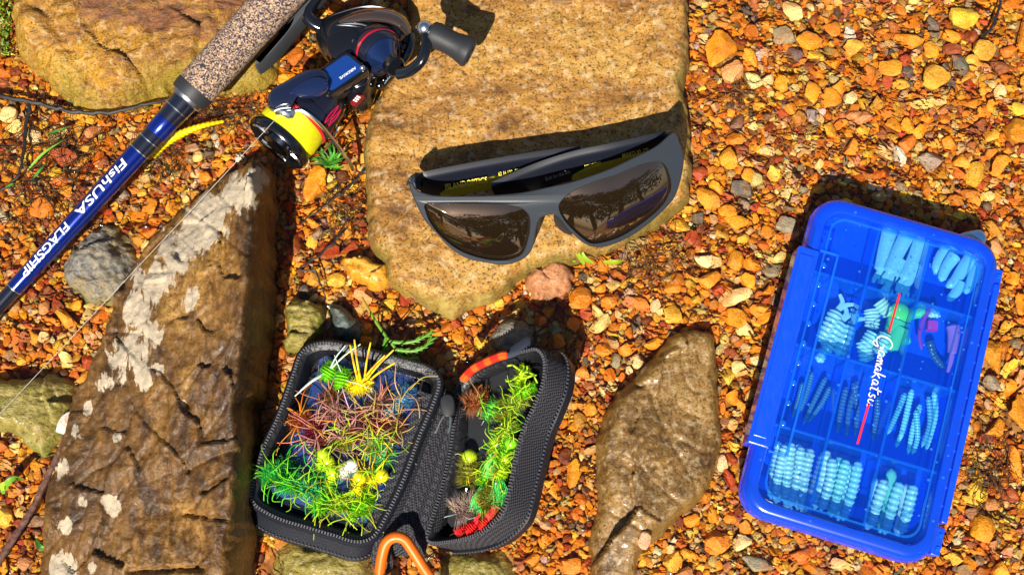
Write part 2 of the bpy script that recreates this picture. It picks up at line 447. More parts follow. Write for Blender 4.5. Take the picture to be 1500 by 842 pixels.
ridge = [P(x, y, .058) for x, y in ((388, 262), (384, 330), (364, 430), (348, 500), (343, 600), (345, 660), (336, 760), (322, 842), (300, 930), (290, 990))]
rl = sorted([(p.y, p.x) for p in ridge])
left = sorted([(p.y, p.x) for p in (P(x, y, .01) for x, y in ((375, 255), (330, 270), (280, 312), (230, 362), (185, 430), (150, 520), (110, 610), (95, 660), (72, 740), (70, 842), (72, 990)))])
def tall_h(x, y, d):
    rx = np.interp(y, [a for a, b in rl], [b for a, b in rl]); lx = np.interp(y, [a for a, b in left], [b for a, b in left])
    t = (x - lx) / max(rx - lx, .003)
    if t < 1: z = .020 + .036 * max(t, 0) ** .9
    else: z = .056 - (x - rx) * 2.2
    yy = P(330, 690, .03).y; k = 1 / (1 + math.exp((y - yy - .03 * (t - .6)) / .0012))
    z -= .0035 * k * (1 if .35 < t else max(0, t - .1) * 4)
    return z
DRYP = [(372, 262, 26), (345, 285, 40), (305, 318, 44), (262, 365, 44), (225, 412, 40), (200, 455, 34), (278, 438, 20), (190, 515, 42), (222, 490, 24), (212, 552, 20), (232, 540, 14), (112, 630, 15), (92, 685, 20), (165, 738, 18), (122, 736, 13), (92, 835, 26), (136, 832, 12), (172, 640, 9), (128, 600, 14), (150, 560, 18), (96, 770, 14), (270, 590, 7)]
def tall_dry(x, y, z):
    px, py = to_px((x, y, z)); rx = np.interp(y, [a for a, b in rl], [b for a, b in rl])
    v_ = max(math.exp(-((px - a) ** 2 + ((py - b) * .8) ** 2) / (r * r)) for a, b, r in DRYP)
    return -.15 + 1.05 * v_ - (1.5 if x > rx + .002 else 0)
def tall_crack(x, y):
    s = 0.0
    for (a, b, w, dpt) in (((300, 720), (335, 700), .0012, .005), ((270, 752), (338, 762), .001, .0035), ((180, 836), (300, 832), .0012, .004), ((246, 660), (252, 842), .0008, .002), ((268, 590), (274, 596), .0016, .004)):
        p, q = P(*a, .045), P(*b, .045); ex, ey = q.x - p.x, q.y - p.y
        t = min(max(((x - p.x) * ex + (y - p.y) * ey) / (ex * ex + ey * ey), 0), 1)
        dd = math.hypot(x - p.x - t * ex + .0006 * noise.noise(Vector((x * 400, y * 400, 0))), y - p.y - t * ey + .001 * noise.noise(Vector((x * 300, y * 300, 9))))
        s -= dpt * math.exp(-(dd / w) ** 2)
    return s
tall_height = rock('tall_rock', 'tall brown layered rock with pale dry patches left of the fly case',
    [(372, 250), (398, 256), (407, 300), (408, 400), (406, 480), (395, 560), (384, 640), (378, 740), (372, 842), (350, 920), (330, 990), (200, 1010), (72, 990), (66, 842), (70, 740), (93, 660), (108, 610), (148, 520), (183, 430), (228, 362), (278, 312), (328, 268)],
    tall_h, brown_m, .0009, .006, 2.2, rough_amp=.0016, crack=.0014, facets=(60, .10, .0008), freq=55, wob=.0022, extra=tall_crack, z_out=.003, strata=.0014, dry=tall_dry, stretch=(1.15, .8), stain=lambda x, y: -.4 + .95 * max(0, min(1, (232 + .12 * (700 - y) - x) / 40)) * max(0, min(1, (y - 330) / 80)) + .5 * math.exp(-((x - 290 - (y - 640) * -.2) / 60) ** 2 - ((y - 640) / 26) ** 2))
def wet_h(x, y, d):
    q = P(975, 640, .02); return .017 - 3.0 * (x - q.x) ** 2 - .05 * max(0, y - q.y) - .0025 * (1 if (x - q.x) * .5 + (y - q.y) < -.045 else 0) + .004 * max(0, 1 - abs(x - P(900, 0, 0).x) / .02)
wet_height = rock('wet_rock', 'wet brown speckled rock between the fly case and the blue tackle box',
    [(980, 490), (1010, 478), (1046, 482), (1054, 510), (1058, 570), (1060, 640), (1052, 690), (1030, 730), (1004, 752), (975, 780), (945, 810), (930, 850), (900, 900), (860, 900), (862, 840), (858, 790), (872, 740), (870, 690), (874, 630), (900, 580), (940, 540)],
    wet_h, wet_m, .0009, .008, 2.4, wob=.0015, facets=(60, .12, .0015), rough_amp=.0009, freq=60, z_out=.008, strata=.0012)
def dome(px, py, h0, r=.03, flat=.5):
    q = P(px, py, 0)
    return lambda x, y, d: h0 - flat * ((x - q.x) ** 2 + (y - q.y) ** 2) / r
rock('grey_rock', 'lumpy grey and brown rock beneath the lower blue rod section',
    [(150, 318), (186, 330), (206, 370), (212, 410), (205, 440), (178, 450), (130, 452), (100, 435), (86, 405), (90, 370), (115, 345)], dome(150, 390, .016), grey_m, .0009, .012, 1.8, rough_amp=.003, freq=70, strata=.0014)
rock('mossy_rock', 'yellow-green mottled rock under the thin brown twig',
    [(-30, 560), (40, 548), (90, 545), (118, 560), (112, 590), (96, 630), (70, 680), (52, 672), (28, 640), (-25, 618)], dome(40, 600, .018), moss_m, .0009, .010, 2.0, rough_amp=.002, strata=.001)
rock('mossy_rock', 'small yellow-olive rock at the upper left corner of the fly case',
    [(420, 445), (450, 440), (478, 452), (476, 490), (458, 515), (438, 520), (420, 505), (416, 470)], dome(450, 480, .018), moss_m, .0008, .007, 2.2, rough_amp=.0014)
rock('slate_rock', 'dark blue-green stone shaded by the fly case',
    [(478, 448), (500, 440), (522, 456), (535, 480), (528, 505), (500, 512), (482, 492)], dome(505, 475, .013), teal_m, .0008, .007, 2.0)
rock('mossy_rock', 'olive rock poking out under the bottom edge of the fly case',
    [(370, 842), (385, 800), (430, 785), (500, 795), (570, 825), (575, 880), (480, 900), (390, 890)], dome(470, 840, .010), moss_m, .0009, .010, 2.0)
rock('mossy_rock', 'flat yellow-brown stone below the right half of the fly case',
    [(640, 820), (700, 800), (752, 806), (756, 860), (700, 890), (640, 880)], dome(700, 840, .010), moss_m, .0009, .010, 2.0)
rock('red_sandstone', 'squarish pinkish-red stone just below the sunglasses bridge',
    [(772, 402), (790, 388), (812, 386), (830, 394), (838, 408), (828, 428), (800, 446), (782, 440), (768, 422)], dome(805, 415, .014), red_rock_m, .0007, .005, 2.6, rough_amp=.0009)
rock('slate_rock', 'dim grey-green stone in the shadow above the fly case right half',
    [(716, 482), (738, 466), (768, 466), (790, 478), (788, 508), (765, 524), (735, 522), (718, 506)], dome(752, 494, .012), grey_m, .0008, .008, 2.0)
rock('yellow_rock', 'chunky golden-yellow stone against the left edge of the tan slab',
    [(506, 386), (520, 382), (545, 390), (567, 394), (568, 412), (556, 420), (536, 420), (518, 408)], dome(540, 402, .014), rock_mat('golden_rock', [(.3, (.4, .15, .01)), (.5, (.7, .32, .02)), (.8, (.75, .5, .08))], .4, 900, 40, rough=.35, coat=.4), .0007, .005, 2.4, rough_amp=.001)

# ------------------------------------------------------------------ gravel: stone shapes
def ico(sub):
    bm = bmesh.new(); bmesh.ops.create_icosphere(bm, subdivisions=sub, radius=1)
    v = np.array([x.co[:] for x in bm.verts]); f = np.array([[x.index for x in p.verts] for p in bm.faces]); bm.free()
    return v / np.linalg.norm(v, axis=1, keepdims=True), f
def stone_shape(dirs, planes, soft, seed):
    r_ = np.random.default_rng(seed)
    n = r_.normal(size=(planes, 3)); n /= np.linalg.norm(n, axis=1, keepdims=True)
    hh = r_.uniform(.50, 1.0, planes)
    dt = dirs @ n.T
    rr = np.where(dt > .05, hh / np.maximum(dt, .05), 20.0)
    r = (np.sum(rr ** -soft, axis=1)) ** (-1 / soft)
    r = np.minimum(r, 1.35)
    r *= np.array([1 + .10 * noise.fractal(Vector(d) * 1.6 + Vector((seed * 3.1, 0, 0)), .8, 2.2, 3) for d in dirs])
    v = dirs * r[:, None]
    v -= (v.max(0) + v.min(0)) / 2
    return v / (np.abs(v).max(0))
D3, F3 = ico(3); D2, F2 = ico(2); D1, F1 = ico(1)
NP = 40
PROTO = [[stone_shape(D, 6 + i % 6, (18 + (i * 7) % 60), 100 + i) for i in range(NP)] for D in (D2, D1)]
PAL = {'o': (.82, .295, .008), 'd': (.70, .19, .008), 'r': (.42, .05, .012), 'y': (.85, .47, .04), 'c': (.82, .60, .23), 'g': (.26, .22, .13),
       'k': (.10, .09, .075), 'b': (.22, .05, .016), 'p': (.62, .25, .09), 'w': (.70, .62, .45)}
CNAME = {'o': 'orange', 'd': 'deep orange', 'r': 'red', 'y': 'golden yellow', 'c': 'cream', 'g': 'grey', 'k': 'dark grey', 'b': 'reddish-brown', 'p': 'pinkish', 'w': 'whitish'}
PEB = """1057,73,23,28,0,o;1072,107,16,17,0,p;1093,14,14,8,-30,k;1104,28,9,9,0,k;1160,17,15,16,0,c;1148,54,17,14,0,g;1164,81,12,12,0,k;1184,61,19,15,-20,o;1217,45,13,12,0,d;1244,50,9,12,0,w
1100,47,12,11,0,d;1103,120,13,13,0,c;1124,120,9,11,0,c;1143,124,10,15,0,o;1098,88,10,18,20,o;1189,137,13,17,0,o;1217,144,14,16,0,o;1220,95,11,9,0,o;1192,83,13,11,30,y;1197,107,13,9,-30,o
1229,130,12,11,0,o;1080,182,14,10,30,k;1100,168,5,7,0,k;1054,180,9,8,0,y;1038,168,7,14,25,o;1077,205,14,10,-15,o;1147,168,10,7,0,r;1158,161,9,9,0,o;1067,231,14,14,0,o;1230,184,11,8,0,o
1241,195,9,9,0,o;1244,217,11,13,0,o;1028,143,8,12,0,o;1030,58,8,8,0,c;1018,86,8,11,0,o;1064,128,13,9,0,r;1123,221,12,7,0,c;1117,7,9,6,0,c;1138,234,10,7,0,r;1250,171,12,10,0,p;1251,71,17,13,15,y
1410,27,21,18,-20,y;1331,59,21,14,15,o;1330,36,17,8,5,o;1366,41,9,17,0,k;1363,75,12,14,0,o;1394,55,13,12,0,o;1439,75,18,18,0,y;1298,101,21,13,-10,o;1405,94,11,19,20,k;1368,114,22,18,35,y
1464,101,13,11,0,b;1325,89,9,12,-15,r;1328,107,9,9,0,k;1271,109,10,13,0,d;1300,121,9,12,0,r;1319,125,12,8,0,y;1421,153,18,9,5,o;1307,185,12,12,0,o;1329,185,11,12,0,o;1346,194,11,11,0,o
1328,212,13,13,0,d;1357,174,11,8,-20,o;1391,212,12,12,0,o;1432,190,18,9,38,b;1451,199,12,10,0,y;1364,237,17,14,15,g;1426,256,13,20,-28,y;1408,238,13,11,0,o;1462,244,16,14,20,o;1490,193,20,20,0,o
1498,50,12,30,0,o;1262,174,16,11,0,p;1351,153,19,8,10,c;1490,162,13,11,0,y;1464,135,9,12,0,c;1392,121,7,9,0,k;1419,126,8,9,0,r;1444,5,16,8,0,o;1421,5,8,8,0,g;1371,16,14,7,10,o
1476,77,12,9,0,d;1442,34,9,7,20,r;1287,288,12,9,0,c;1036,291,18,16,0,o;1087,278,17,12,-20,k;1089,302,9,12,0,g;1095,257,10,12,0,o;1066,239,13,11,0,o;1134,254,11,13,0,y;1066,310,15,10,-10,o
1079,326,17,11,10,o;1105,304,8,7,0,r;1150,331,15,13,0,g;1161,344,14,8,20,p;1123,341,10,11,0,o;1102,321,9,10,0,o;1120,323,9,8,0,o;1014,352,13,14,0,r;996,331,15,10,0,y;1038,384,22,10,-15,c
1039,411,16,13,0,o;1078,382,13,15,0,o;1100,387,12,10,0,o;1131,397,15,10,10,g;1076,435,25,11,15,c;1111,454,15,10,20,o;1076,466,17,13,-20,o;1091,482,13,9,0,c;1121,466,15,8,10,o;1134,440,8,10,0,g
1124,424,10,9,0,o;1097,339,7,7,0,c;1022,323,9,11,0,k;1095,413,11,12,0,o;850,436,16,18,0,d;857,457,8,12,0,r;824,440,9,13,0,b;898,419,11,7,0,c;892,442,12,12,0,d;923,429,9,7,0,w
879,475,17,10,35,c;876,456,9,10,0,c;931,472,7,11,-15,k;937,445,11,13,20,d;986,462,14,13,0,y;967,380,9,11,0,o;976,365,17,8,15,y;800,375,10,8,0,o;817,386,8,6,0,o;845,387,7,6,0,o
864,385,10,7,0,d;879,425,8,9,0,o;921,443,9,9,0,p;791,470,11,9,0,d;841,476,11,12,0,d;815,501,13,11,0,d;803,458,9,8,0,o;819,463,8,11,0,b;884,512,13,10,20,o;919,512,14,10,0,o
962,502,20,9,15,o;903,529,9,11,0,g;935,530,11,11,0,c;889,372,9,7,0,o;981,422,17,10,-10,o;784,452,9,6,0,r;893,550,8,10,0,o;853,545,11,10,0,o;461,270,17,26,0,o;480,368,17,13,20,r
511,363,15,9,10,r;465,343,10,11,0,g;506,340,14,12,20,o;486,323,7,13,0,y;493,410,14,11,-15,y;533,433,14,12,-30,p;571,445,12,7,-10,y;592,460,9,9,0,d;448,426,10,14,0,k;516,275,9,10,0,y
455,308,10,8,0,o;457,326,11,9,0,o;480,291,9,9,0,y;425,365,6,9,0,r;555,432,8,8,0,b;508,446,8,8,0,b;14,168,13,13,0,c;21,188,13,9,25,c;51,199,12,13,0,c;81,173,9,9,0,d
95,230,19,15,15,r;86,267,14,10,15,d;97,280,10,9,0,o;62,305,17,15,0,d;31,310,9,9,0,o;7,305,9,8,0,p;127,218,13,9,20,y;152,217,10,7,0,o;161,206,11,6,0,d;135,195,11,10,0,p
117,188,8,16,0,y;135,176,10,8,0,y;152,179,9,7,0,o;178,177,6,11,0,o;191,176,8,7,0,o;144,232,9,12,-30,d;129,246,8,7,0,r;154,239,11,9,0,b;121,238,9,9,0,y;81,253,11,8,0,y
219,303,12,11,0,o;180,289,10,11,0,g;204,318,13,8,0,o;190,264,11,7,15,d;209,283,7,6,0,y;116,287,9,8,0,b;3,221,6,9,0,r;219,341,13,9,10,d;228,325,10,9,0,o;218,362,12,9,0,c
226,385,12,7,0,o;98,467,15,14,0,o;146,465,13,9,20,d;73,469,11,7,0,o;7,552,12,9,0,d;50,495,8,11,0,y;65,493,8,9,0,c;63,452,10,10,0,p;8,758,12,14,0,y;55,736,9,14,-15,o
15,782,8,14,10,b;22,655,8,9,0,c;95,590,6,8,0,o;52,763,14,8,0,g;38,825,10,10,0,p;5,830,8,12,0,o;1454,523,16,25,0,o;1491,608,18,28,0,o;1451,560,12,11,0,g;1494,560,9,18,0,p
1486,680,10,25,15,o;1440,774,18,19,0,o;1431,720,14,14,0,y;1494,446,8,16,0,o;1482,411,10,13,0,o;1400,818,10,9,0,y;1412,835,10,8,0,g;1466,835,12,12,0,o;1471,480,9,10,0,y;1486,503,8,8,0,g
1456,626,13,12,0,o;1388,790,8,8,0,o;1423,752,9,8,0,g;840,694,10,20,-15,o;850,772,6,9,0,g;1081,540,10,12,30,c;1074,582,11,11,0,o;1066,552,10,12,0,y;1050,795,17,17,0,d;1087,795,13,12,0,c
1013,762,11,9,0,o;1067,697,9,14,0,r;985,822,13,14,0,y;1008,812,10,9,0,o;1092,773,9,10,0,o;1074,653,9,8,0,y;1072,621,8,9,0,c;832,829,18,11,0,d;896,565,8,8,0,c;1043,753,7,12,0,o
1110,826,22,10,-5,g;1170,815,14,10,0,d;1225,826,12,9,0,c;1290,834,12,8,0,o;1150,792,9,7,0,o;865,600,9,9,0,o;835,640,12,9,0,y;812,720,10,12,0,o;850,730,9,8,0,d;800,790,12,9,0,o
780,820,11,9,0,d;690,470,11,8,0,o;705,505,13,9,-40,y;672,492,10,13,10,o;655,480,9,7,0,d;740,458,10,7,0,o;760,446,9,7,15,y;640,486,9,6,0,o;660,520,10,8,0,c;345,150,9,7,0,d
372,140,8,7,0,o;300,200,10,8,0,y;330,205,11,8,0,o;350,190,8,7,0,d;290,230,9,8,0,c;320,240,9,7,0,o;425,55,15,13,0,o;432,85,13,15,0,d;420,115,12,10,0,o;490,15,12,8,0,o;520,5,10,6,0,d"""
TRACED = []
for ln in PEB.split('\n'):
    for e in ln.split(';'):
        a = e.split(','); TRACED.append((float(a[0]), float(a[1]), float(a[2]), float(a[3]), float(a[4]), a[5]))

cs = [P(-140, -110), P(1640, -110), P(-140, 960), P(1640, 960)]
GX0, GX1 = min(c.x for c in cs), max(c.x for c in cs); GY0, GY1 = min(c.y for c in cs), max(c.y for c in cs)
CELL = .0006
NX, NY = int((GX1 - GX0) / CELL), int((GY1 - GY0) / CELL)
gx, gy = np.meshgrid(GX0 + (np.arange(NX) + .5) * CELL, GY0 + (np.arange(NY) + .5) * CELL)
occ = np.zeros((NY, NX), bool)
for poly in ROCKS:
    bx = [p[0] for p in poly]; by_ = [p[1] for p in poly]
    i0, i1 = max(0, int((min(by_) - GY0) / CELL)), min(NY, int((max(by_) - GY0) / CELL) + 1)
    j0, j1 = max(0, int((min(bx) - GX0) / CELL)), min(NX, int((max(bx) - GX0) / CELL) + 1)
    q_ = np.stack([gx[i0:i1, j0:j1].ravel(), gy[i0:i1, j0:j1].ravel()], 1)
    occ[i0:i1, j0:j1] |= (poly_sdf(q_, poly) > .003).reshape(i1 - i0, j1 - j0)
rock_occ = occ.copy()
def stamp(x, y, r, a=1.0, b=1.0, th=0.0, test=False):
    R_ = r * max(a, b); i0, i1 = max(0, int((y - R_ - GY0) / CELL)), min(NY, int((y + R_ - GY0) / CELL) + 1)
    j0, j1 = max(0, int((x - R_ - GX0) / CELL)), min(NX, int((x + R_ - GX0) / CELL) + 1)
    if i1 <= i0 or j1 <= j0: return True
    dx = gx[i0:i1, j0:j1] - x; dy = gy[i0:i1, j0:j1] - y
    c, s = math.cos(th), math.sin(th); u = (dx * c + dy * s) / (r * a); v = (-dx * s + dy * c) / (r * b)
    m = u * u + v * v < 1
    if test:
        tot = m.sum(); return tot == 0 or (occ[i0:i1, j0:j1] & m).sum() > .12 * tot
    occ[i0:i1, j0:j1] |= m
    return False
# traced pebbles, each a thing of its own
LAND = [('the sunglasses', 800, 290, 200, 70), ('the blue tackle box', 1275, 555, 150, 230), ('the reel', 500, 110, 100, 90), ('the fly case', 595, 660, 190, 150),
        ('the tan slab', 780, 210, 235, 220), ('the wet brown rock', 962, 650, 90, 160), ('the tall brown rock', 240, 560, 140, 270), ('the blue rod', 110, 330, 90, 100), ('the ochre rock', 215, 70, 190, 80)]
def where(px, py):
    best = None
    for nm, cx, cy, hw, hh in LAND:
        dx, dy = px - cx, py - cy; ex, ey = max(abs(dx) - hw, 0), max(abs(dy) - hh, 0); d = math.hypot(ex, ey)
        if best is None or d < best[0]:
            rel = ('right of' if dx > 0 else 'left of') if abs(dx) / hw > abs(dy) / hh else ('below' if dy > 0 else 'above')
            best = (d, rel + ' ' + nm)
    if px > 1000 and py < 235: return 'in the upper right gravel'
    return best[1]
pm = {}
def proto_mesh(i):
    if i not in pm:
        me = bpy.data.meshes.new('pebble'); v = stone_shape(D3, 6 + i % 6, (18 + (i * 7) % 60), 100 + i)
        me.from_pydata(v.tolist(), [], F3.tolist()); me.polygons.foreach_set('use_smooth', [True] * len(F3)); me.set_sharp_from_angle(angle=R(17)); me.materials.append(pebble_m); pm[i] = me
    return pm[i]
for k, (px, py, rx, ry, ang, cc) in enumerate(TRACED):
    hz = min(rx, ry) * S * .62
    p = P(px, py, hz); th = R(ang)
    ii, jj = int((p.y - GY0) / CELL), int((p.x - GX0) / CELL)
    if 0 <= ii < NY and 0 <= jj < NX and rock_occ[ii, jj]: continue
    i = (k * 7) % NP
    o = bpy.data.objects.new('pebble', proto_mesh(i)); col.objects.link(o)
    o.location = (p.x, p.y, hz * .95 + .0008); o.scale = (rx * S * 1.06, ry * S * 1.08, hz); o.rotation_euler = (rng.uniform(-.2, .2), rng.uniform(-.2, .2), th)
    b = np.array(PAL[cc]) * rng.uniform(.85, 1.1); b = np.minimum(b * np.array([1, rng.uniform(.85, 1.15), rng.uniform(.8, 1.2)]), .9)
    o['pebble_color'] = [float(x) for x in b]
    asp = max(rx, ry) / min(rx, ry); sz = max(rx, ry)
    shp = 'elongated' if asp > 1.5 else ('angular' if (18 + (i * 7) % 60) > 38 else 'rounded')
    tag(o, f"{'large' if sz >= 15 else 'medium' if sz >= 11 else 'small'} {CNAME[cc]} {shp} pebble {where(px, py)}", 'pebble', 'pebbles standing out in the gravel')
    stamp(p.x, p.y, 1.0, rx * S * .93, ry * S * .93, th)
print('pebbles traced', len(TRACED))
# the rest of the gravel: one mass of real stones
ORD = list('odrycgkbpw')
def palette(n, px, py):
    w = np.array([.33, .11, .075, .18, .20, .035, .03, .05, .04, .02])
    return rng.choice(len(ORD), n, p=w / w.sum())
stones = []
def fill(rmin, rmax, tries, zk, thin=1.0):
    for _ in range(tries):
        j, i = rng.integers(NX), rng.integers(NY)
        if occ[i, j]: continue
        x, y = gx[i, j], gy[i, j]; r = rng.uniform(rmin, rmax); a, b, th = rng.uniform(.85, 1.3), rng.uniform(.72, 1.0), rng.uniform(0, 6.28)
        if stamp(x, y, r * .82, a, b, th, True): continue
        stamp(x, y, r * .76, a, b, th); stones.append((x, y, r, a, b, th, zk))
fill(.0030, .0046, 1500, .85)
fill(.0020, .0031, 24000, .9)
fill(.0012, .0021, 110000, .95)
fill(.0008, .0013, 90000, 1.0)
print('gravel stones', len(stones))
def mesh_stones(stones, name):
    Vs, Fs, Cs = [], [], []; off = 0
    for k, (x, y, r, a, b, th, zk) in enumerate(stones):
        lod = 0 if r > .0019 else 1
        v = PROTO[lod][k % NP]; f = (F2, F1)[lod]
        hz = r * rng.uniform(.6, .85) * zk
        tx, ty = rng.uniform(-.35, .35, 2)
        w = v * np.array([r * a, r * b, hz])
        w = np.stack([w[:, 0] + w[:, 2] * tx * .4, w[:, 1] + w[:, 2] * ty * .4, w[:, 2] + (w[:, 0] * tx + w[:, 1] * ty) * .7], 1)
        c, s = math.cos(th), math.sin(th)
        w = np.stack([w[:, 0] * c - w[:, 1] * s + x, w[:, 0] * s + w[:, 1] * c + y, w[:, 2] + hz * .8 + .0004], 1)
        Vs.append(w); Fs.append(f + off); off += len(w)
        cc = np.array(PAL[ORD[palette(1, 0, 0)[0]]]) * rng.uniform(.50, 1.12) * np.array([1, rng.uniform(.8, 1.2), rng.uniform(.7, 1.4)])
        Cs.append(np.tile(np.append(np.minimum(cc, .9), 1), (len(w), 1)))
    V = np.concatenate(Vs); F = np.concatenate(Fs); C = np.concatenate(Cs)
    me = bpy.data.meshes.new(name); me.vertices.add(len(V)); me.vertices.foreach_set('co', V.ravel())
    me.loops.add(F.size); me.loops.foreach_set('vertex_index', F.ravel().astype(np.int32))
    me.polygons.add(len(F)); me.polygons.foreach_set('loop_start', np.arange(0, F.size, 3, dtype=np.int32))
    me.polygons.foreach_set('use_smooth', np.ones(len(F), bool))
    me.update(calc_edges=True)
    me.set_sharp_from_angle(angle=R(24))
    at = me.color_attributes.new('Col', 'FLOAT_COLOR', 'POINT'); at.data.foreach_set('color', C.ravel())
    me.materials.append(gravel_m)
    o = bpy.data.objects.new(name, me); col.objects.link(o)
    print(name, 'tris', len(F))
    return o
tag(mesh_stones(stones, 'gravel'), 'small wet orange and cream gravel covering the stream bed', 'gravel', kind='stuff')

# ------------------------------------------------------------------ shared curve / fibre helpers
def px_curve(pts, n): return crom([P(x, y, z) for x, y, z in pts], n)
def jit(c, k=.15):
    f = 1 + random.uniform(-k, k); return tuple(min(1, max(0, x * f * (1 + random.uniform(-k, k) * .5))) for x in c)

# ------------------------------------------------------------------ fishing rod
rod_a, rod_b = P(8, 437, .021), P(383, 25, .046)
AX = (rod_b - rod_a).normalized()
def rod_at(px, py):
    """the place on the rod's centre line nearest to this layout point"""
    best = None
    for i in range(-500, 1800):
        q = rod_a + (rod_b - rod_a) * (i / 1000); a = to_px(q); d = (a[0] - px) ** 2 + (a[1] - py) ** 2
        if best is None or d < best[0]: best = (d, i / 1000 * (rod_b - rod_a).length)
    return best[1]
rod = thing('fishing_rod', 'blue fishing rod with speckled cork grip lying across the ochre rock', 'fishing rod', rod_a)
def rl_(d): return rod_a + AX * d
M = Mat('rod_blue', .2, .6, (.004, .022, .25), .6, .6); M.bump(M.noise(M.coords(), 1400, 2), .08, .0003); rod_blue = M.m
rod_dark = plain('rod_navy', (.008, .010, .022), .18, .6, coat=.7)
s0, s1, s2, s3, s4 = rod_at(22, 424), rod_at(205, 222), rod_at(228, 197), rod_at(246, 176), rod_at(272, 146)
MB().lathe(rl_(-.09), AX, [(0, .0037), (.09 + s0, .0041)], n=28).build('blank', rod_dark, rod)
MB().lathe(rl_(s0), AX, [(0, .0042), (.0004, .00432), (s1 - s0, .0056)], n=32).build('blue_sleeve', rod_blue, rod)
r1 = .0056
MB().lathe(rl_(s1), AX, [(0, r1), (s2 - s1, r1 + .0002)], n=28).build('thread_wrap', rod_dark, rod)
MB().lathe(rl_(s2), AX, [(0, r1 + .0001), (.0004, r1 + .0004), (s3 - s2, r1 + .0007)], n=28).build('blue_band', rod_blue, rod)
MB().lathe(rl_(s3), AX, [(0, r1 + .0006), (s4 - s3, r1 + .0016)], n=28).build('thread_wrap', rod_dark, rod)
for d, r in ((s0, .0044), (s1, r1 + .0002), (s2 - .0045, r1 + .0003), ((s3 + s4) / 2, r1 + .0014)):
    MB().lathe(rl_(d - .0003), AX, [(0, r), (.0006, r)], n=28).build('silver_ring', chrome, rod)
MB().lathe(rl_(s4 - .001), AX, [(0, .0075), (.0008, .0088), (.004, .0090), (.0055, .0094)], n=32).build('metal_collar', plain('collar_metal', (.5, .52, .55), .35, metal=1.0), rod)
s5, s6 = rod_at(279, 139), rod_at(286, 131)
MB().lathe(rl_(s4 + .0015), AX, [(0, .0098), (.001, .0103), (s6 - s4 - .001, .0106)], n=36).build('rubber_collar', rubber, rod)
M = Mat('speckled_cork', .8, .25)
v = M.coords(); vo = M.node('TexVoronoi', i_Vector=v, i_Scale=1500.0); hs = M.node('SeparateColor', i_Color=vo.outputs['Color']).outputs[0]
M.color(M.ramp(hs, [(0, (.03, .03, .045)), (.28, (.07, .06, .07)), (.38, (.21, .13, .085)), (.55, (.36, .23, .15)), (.8, (.52, .37, .25))], 'CONSTANT'))
M.bump(M.math('ADD', hs, M.noise(v, 2200, 2)), .25, .0005); cork = M.m
SL = (P(480, -110, .05) - rl_(s6)).length
MB().lathe(rl_(s6), AX, [(0, .0104), (.004, .01055), (.03, .0108), (.07, .0112), (.12, .0115)], n=40).build('cork_grip', cork, rod)
seat = [(490, -40), (466, 0), (432, 42), (404, 76), (384, 94), (373, 99), (380, 84), (400, 62), (424, 28), (436, -40)]
MB().slab(crom(PL(seat, .036), 60, True), .026, .0385, .003).build('reel_seat', plain('seat_grey', (.045, .048, .055), .5), rod)
SIDE = AX.cross(Vector((0, 0, 1))).normalized()
UPR = SIDE.cross(AX).normalized()
for txt, pa, pb, w in (('FishUSA', (188, 238), (118, 315), 1), ('FLAGSHIP', (104, 330), (38, 403), 1)):
    a, b = rod_at(*pa), rod_at(*pb); mid = (a + b) / 2
    rr = .0043 + (.0056 - .0043) * (mid - s0) / (s1 - s0) + .00018
    MB().text(txt, .0064, rl_(mid), -AX, (-AX).cross(UPR) * -1, shear=.12, fit=abs(b - a), curve_r=(rr, -(.0014) / (s1 - s0)), c=(.9, .9, .92)).build('lettering', white_m, rod, smooth=False)

# ------------------------------------------------------------------ spinning reel
sp0 = P(402, 217, .0325)
sp1 = P(503, 104, .026)
RA = (sp1 - sp0).normalized()
reel = thing('spinning_reel', 'glossy black spinning reel filled with yellow line', 'fishing reel', P(500, 110, .006))
sp = thing  # spool pieces
spool_m = plain('spool_gunmetal', (.05, .055, .065), .2, metal=.9, coat=.4)
spo = MB().lathe(sp0, RA, [(.0035, .0150), (.0025, .0162), (.0015, .0172), (.0028, .0181), (.0050, .0180), (.0062, .0172)], n=48).build('spool', spool_m, reel)
MB().lathe(sp0, RA, [(.0008, .0030), (.0002, .0048), (.0012, .0075), (.0042, .0085)], n=28).build('drag_knob', dark_metal, spo)
MB().lathe(sp0, RA, [(.0034, .0080), (.0034, .0149)], n=40).build('spool_face', plain('spool_face', (.012, .013, .016), .25, metal=.4), spo)
for k in range(3):
    a0 = k * 2.1 + .5; u = RA.orthogonal().normalized(); w = RA.cross(u)
    pts = [sp0 + RA * .0024 + (u * math.cos(a0 + t) + w * math.sin(a0 + t)) * r for t, r in ((-.55, .0155), (-.25, .0135), (0, .0090), (.25, .0135), (.55, .0155))]
    MB().tube(crom(pts, 18), .0008, n=6).build('spool_spoke', chrome, spo)
M = Mat('yellow_braid', .5, .3, (.86, .80, .004))
tc = M.node('TexCoord').outputs['Object']; dp = M.node('VectorMath', operation='DOT_PRODUCT', i_0=tc); dp.inputs[1].default_value = RA
wv = M.math('SINE', M.math('MULTIPLY', dp.outputs['Value'], 2 * math.pi / .00075)); nz = M.noise(M.coords((1, 1, 1)), 500, 3)
M.color(M.mix(M.ramp(M.math('ADD', M.math('MULTIPLY', wv, .25), nz), [(.2, 0), (.75, 1)]), (.74, .66, .002), (.95, .92, .015)))
M.bump(M.math('ADD', wv, M.math('MULTIPLY', nz, 1.5)), .6, .0003)
MB().lathe(sp0, RA, [(.0060, .0160), (.0068, .0166), (.012, .0167), (.0185, .0165), (.0192, .0160)], n=56).build('braided_line', M.m, spo)
MB().lathe(sp0, RA, [(.0190, .0168), (.0196, .0172), (.0203, .0170)], n=48).build('red_ring', red_m, spo)
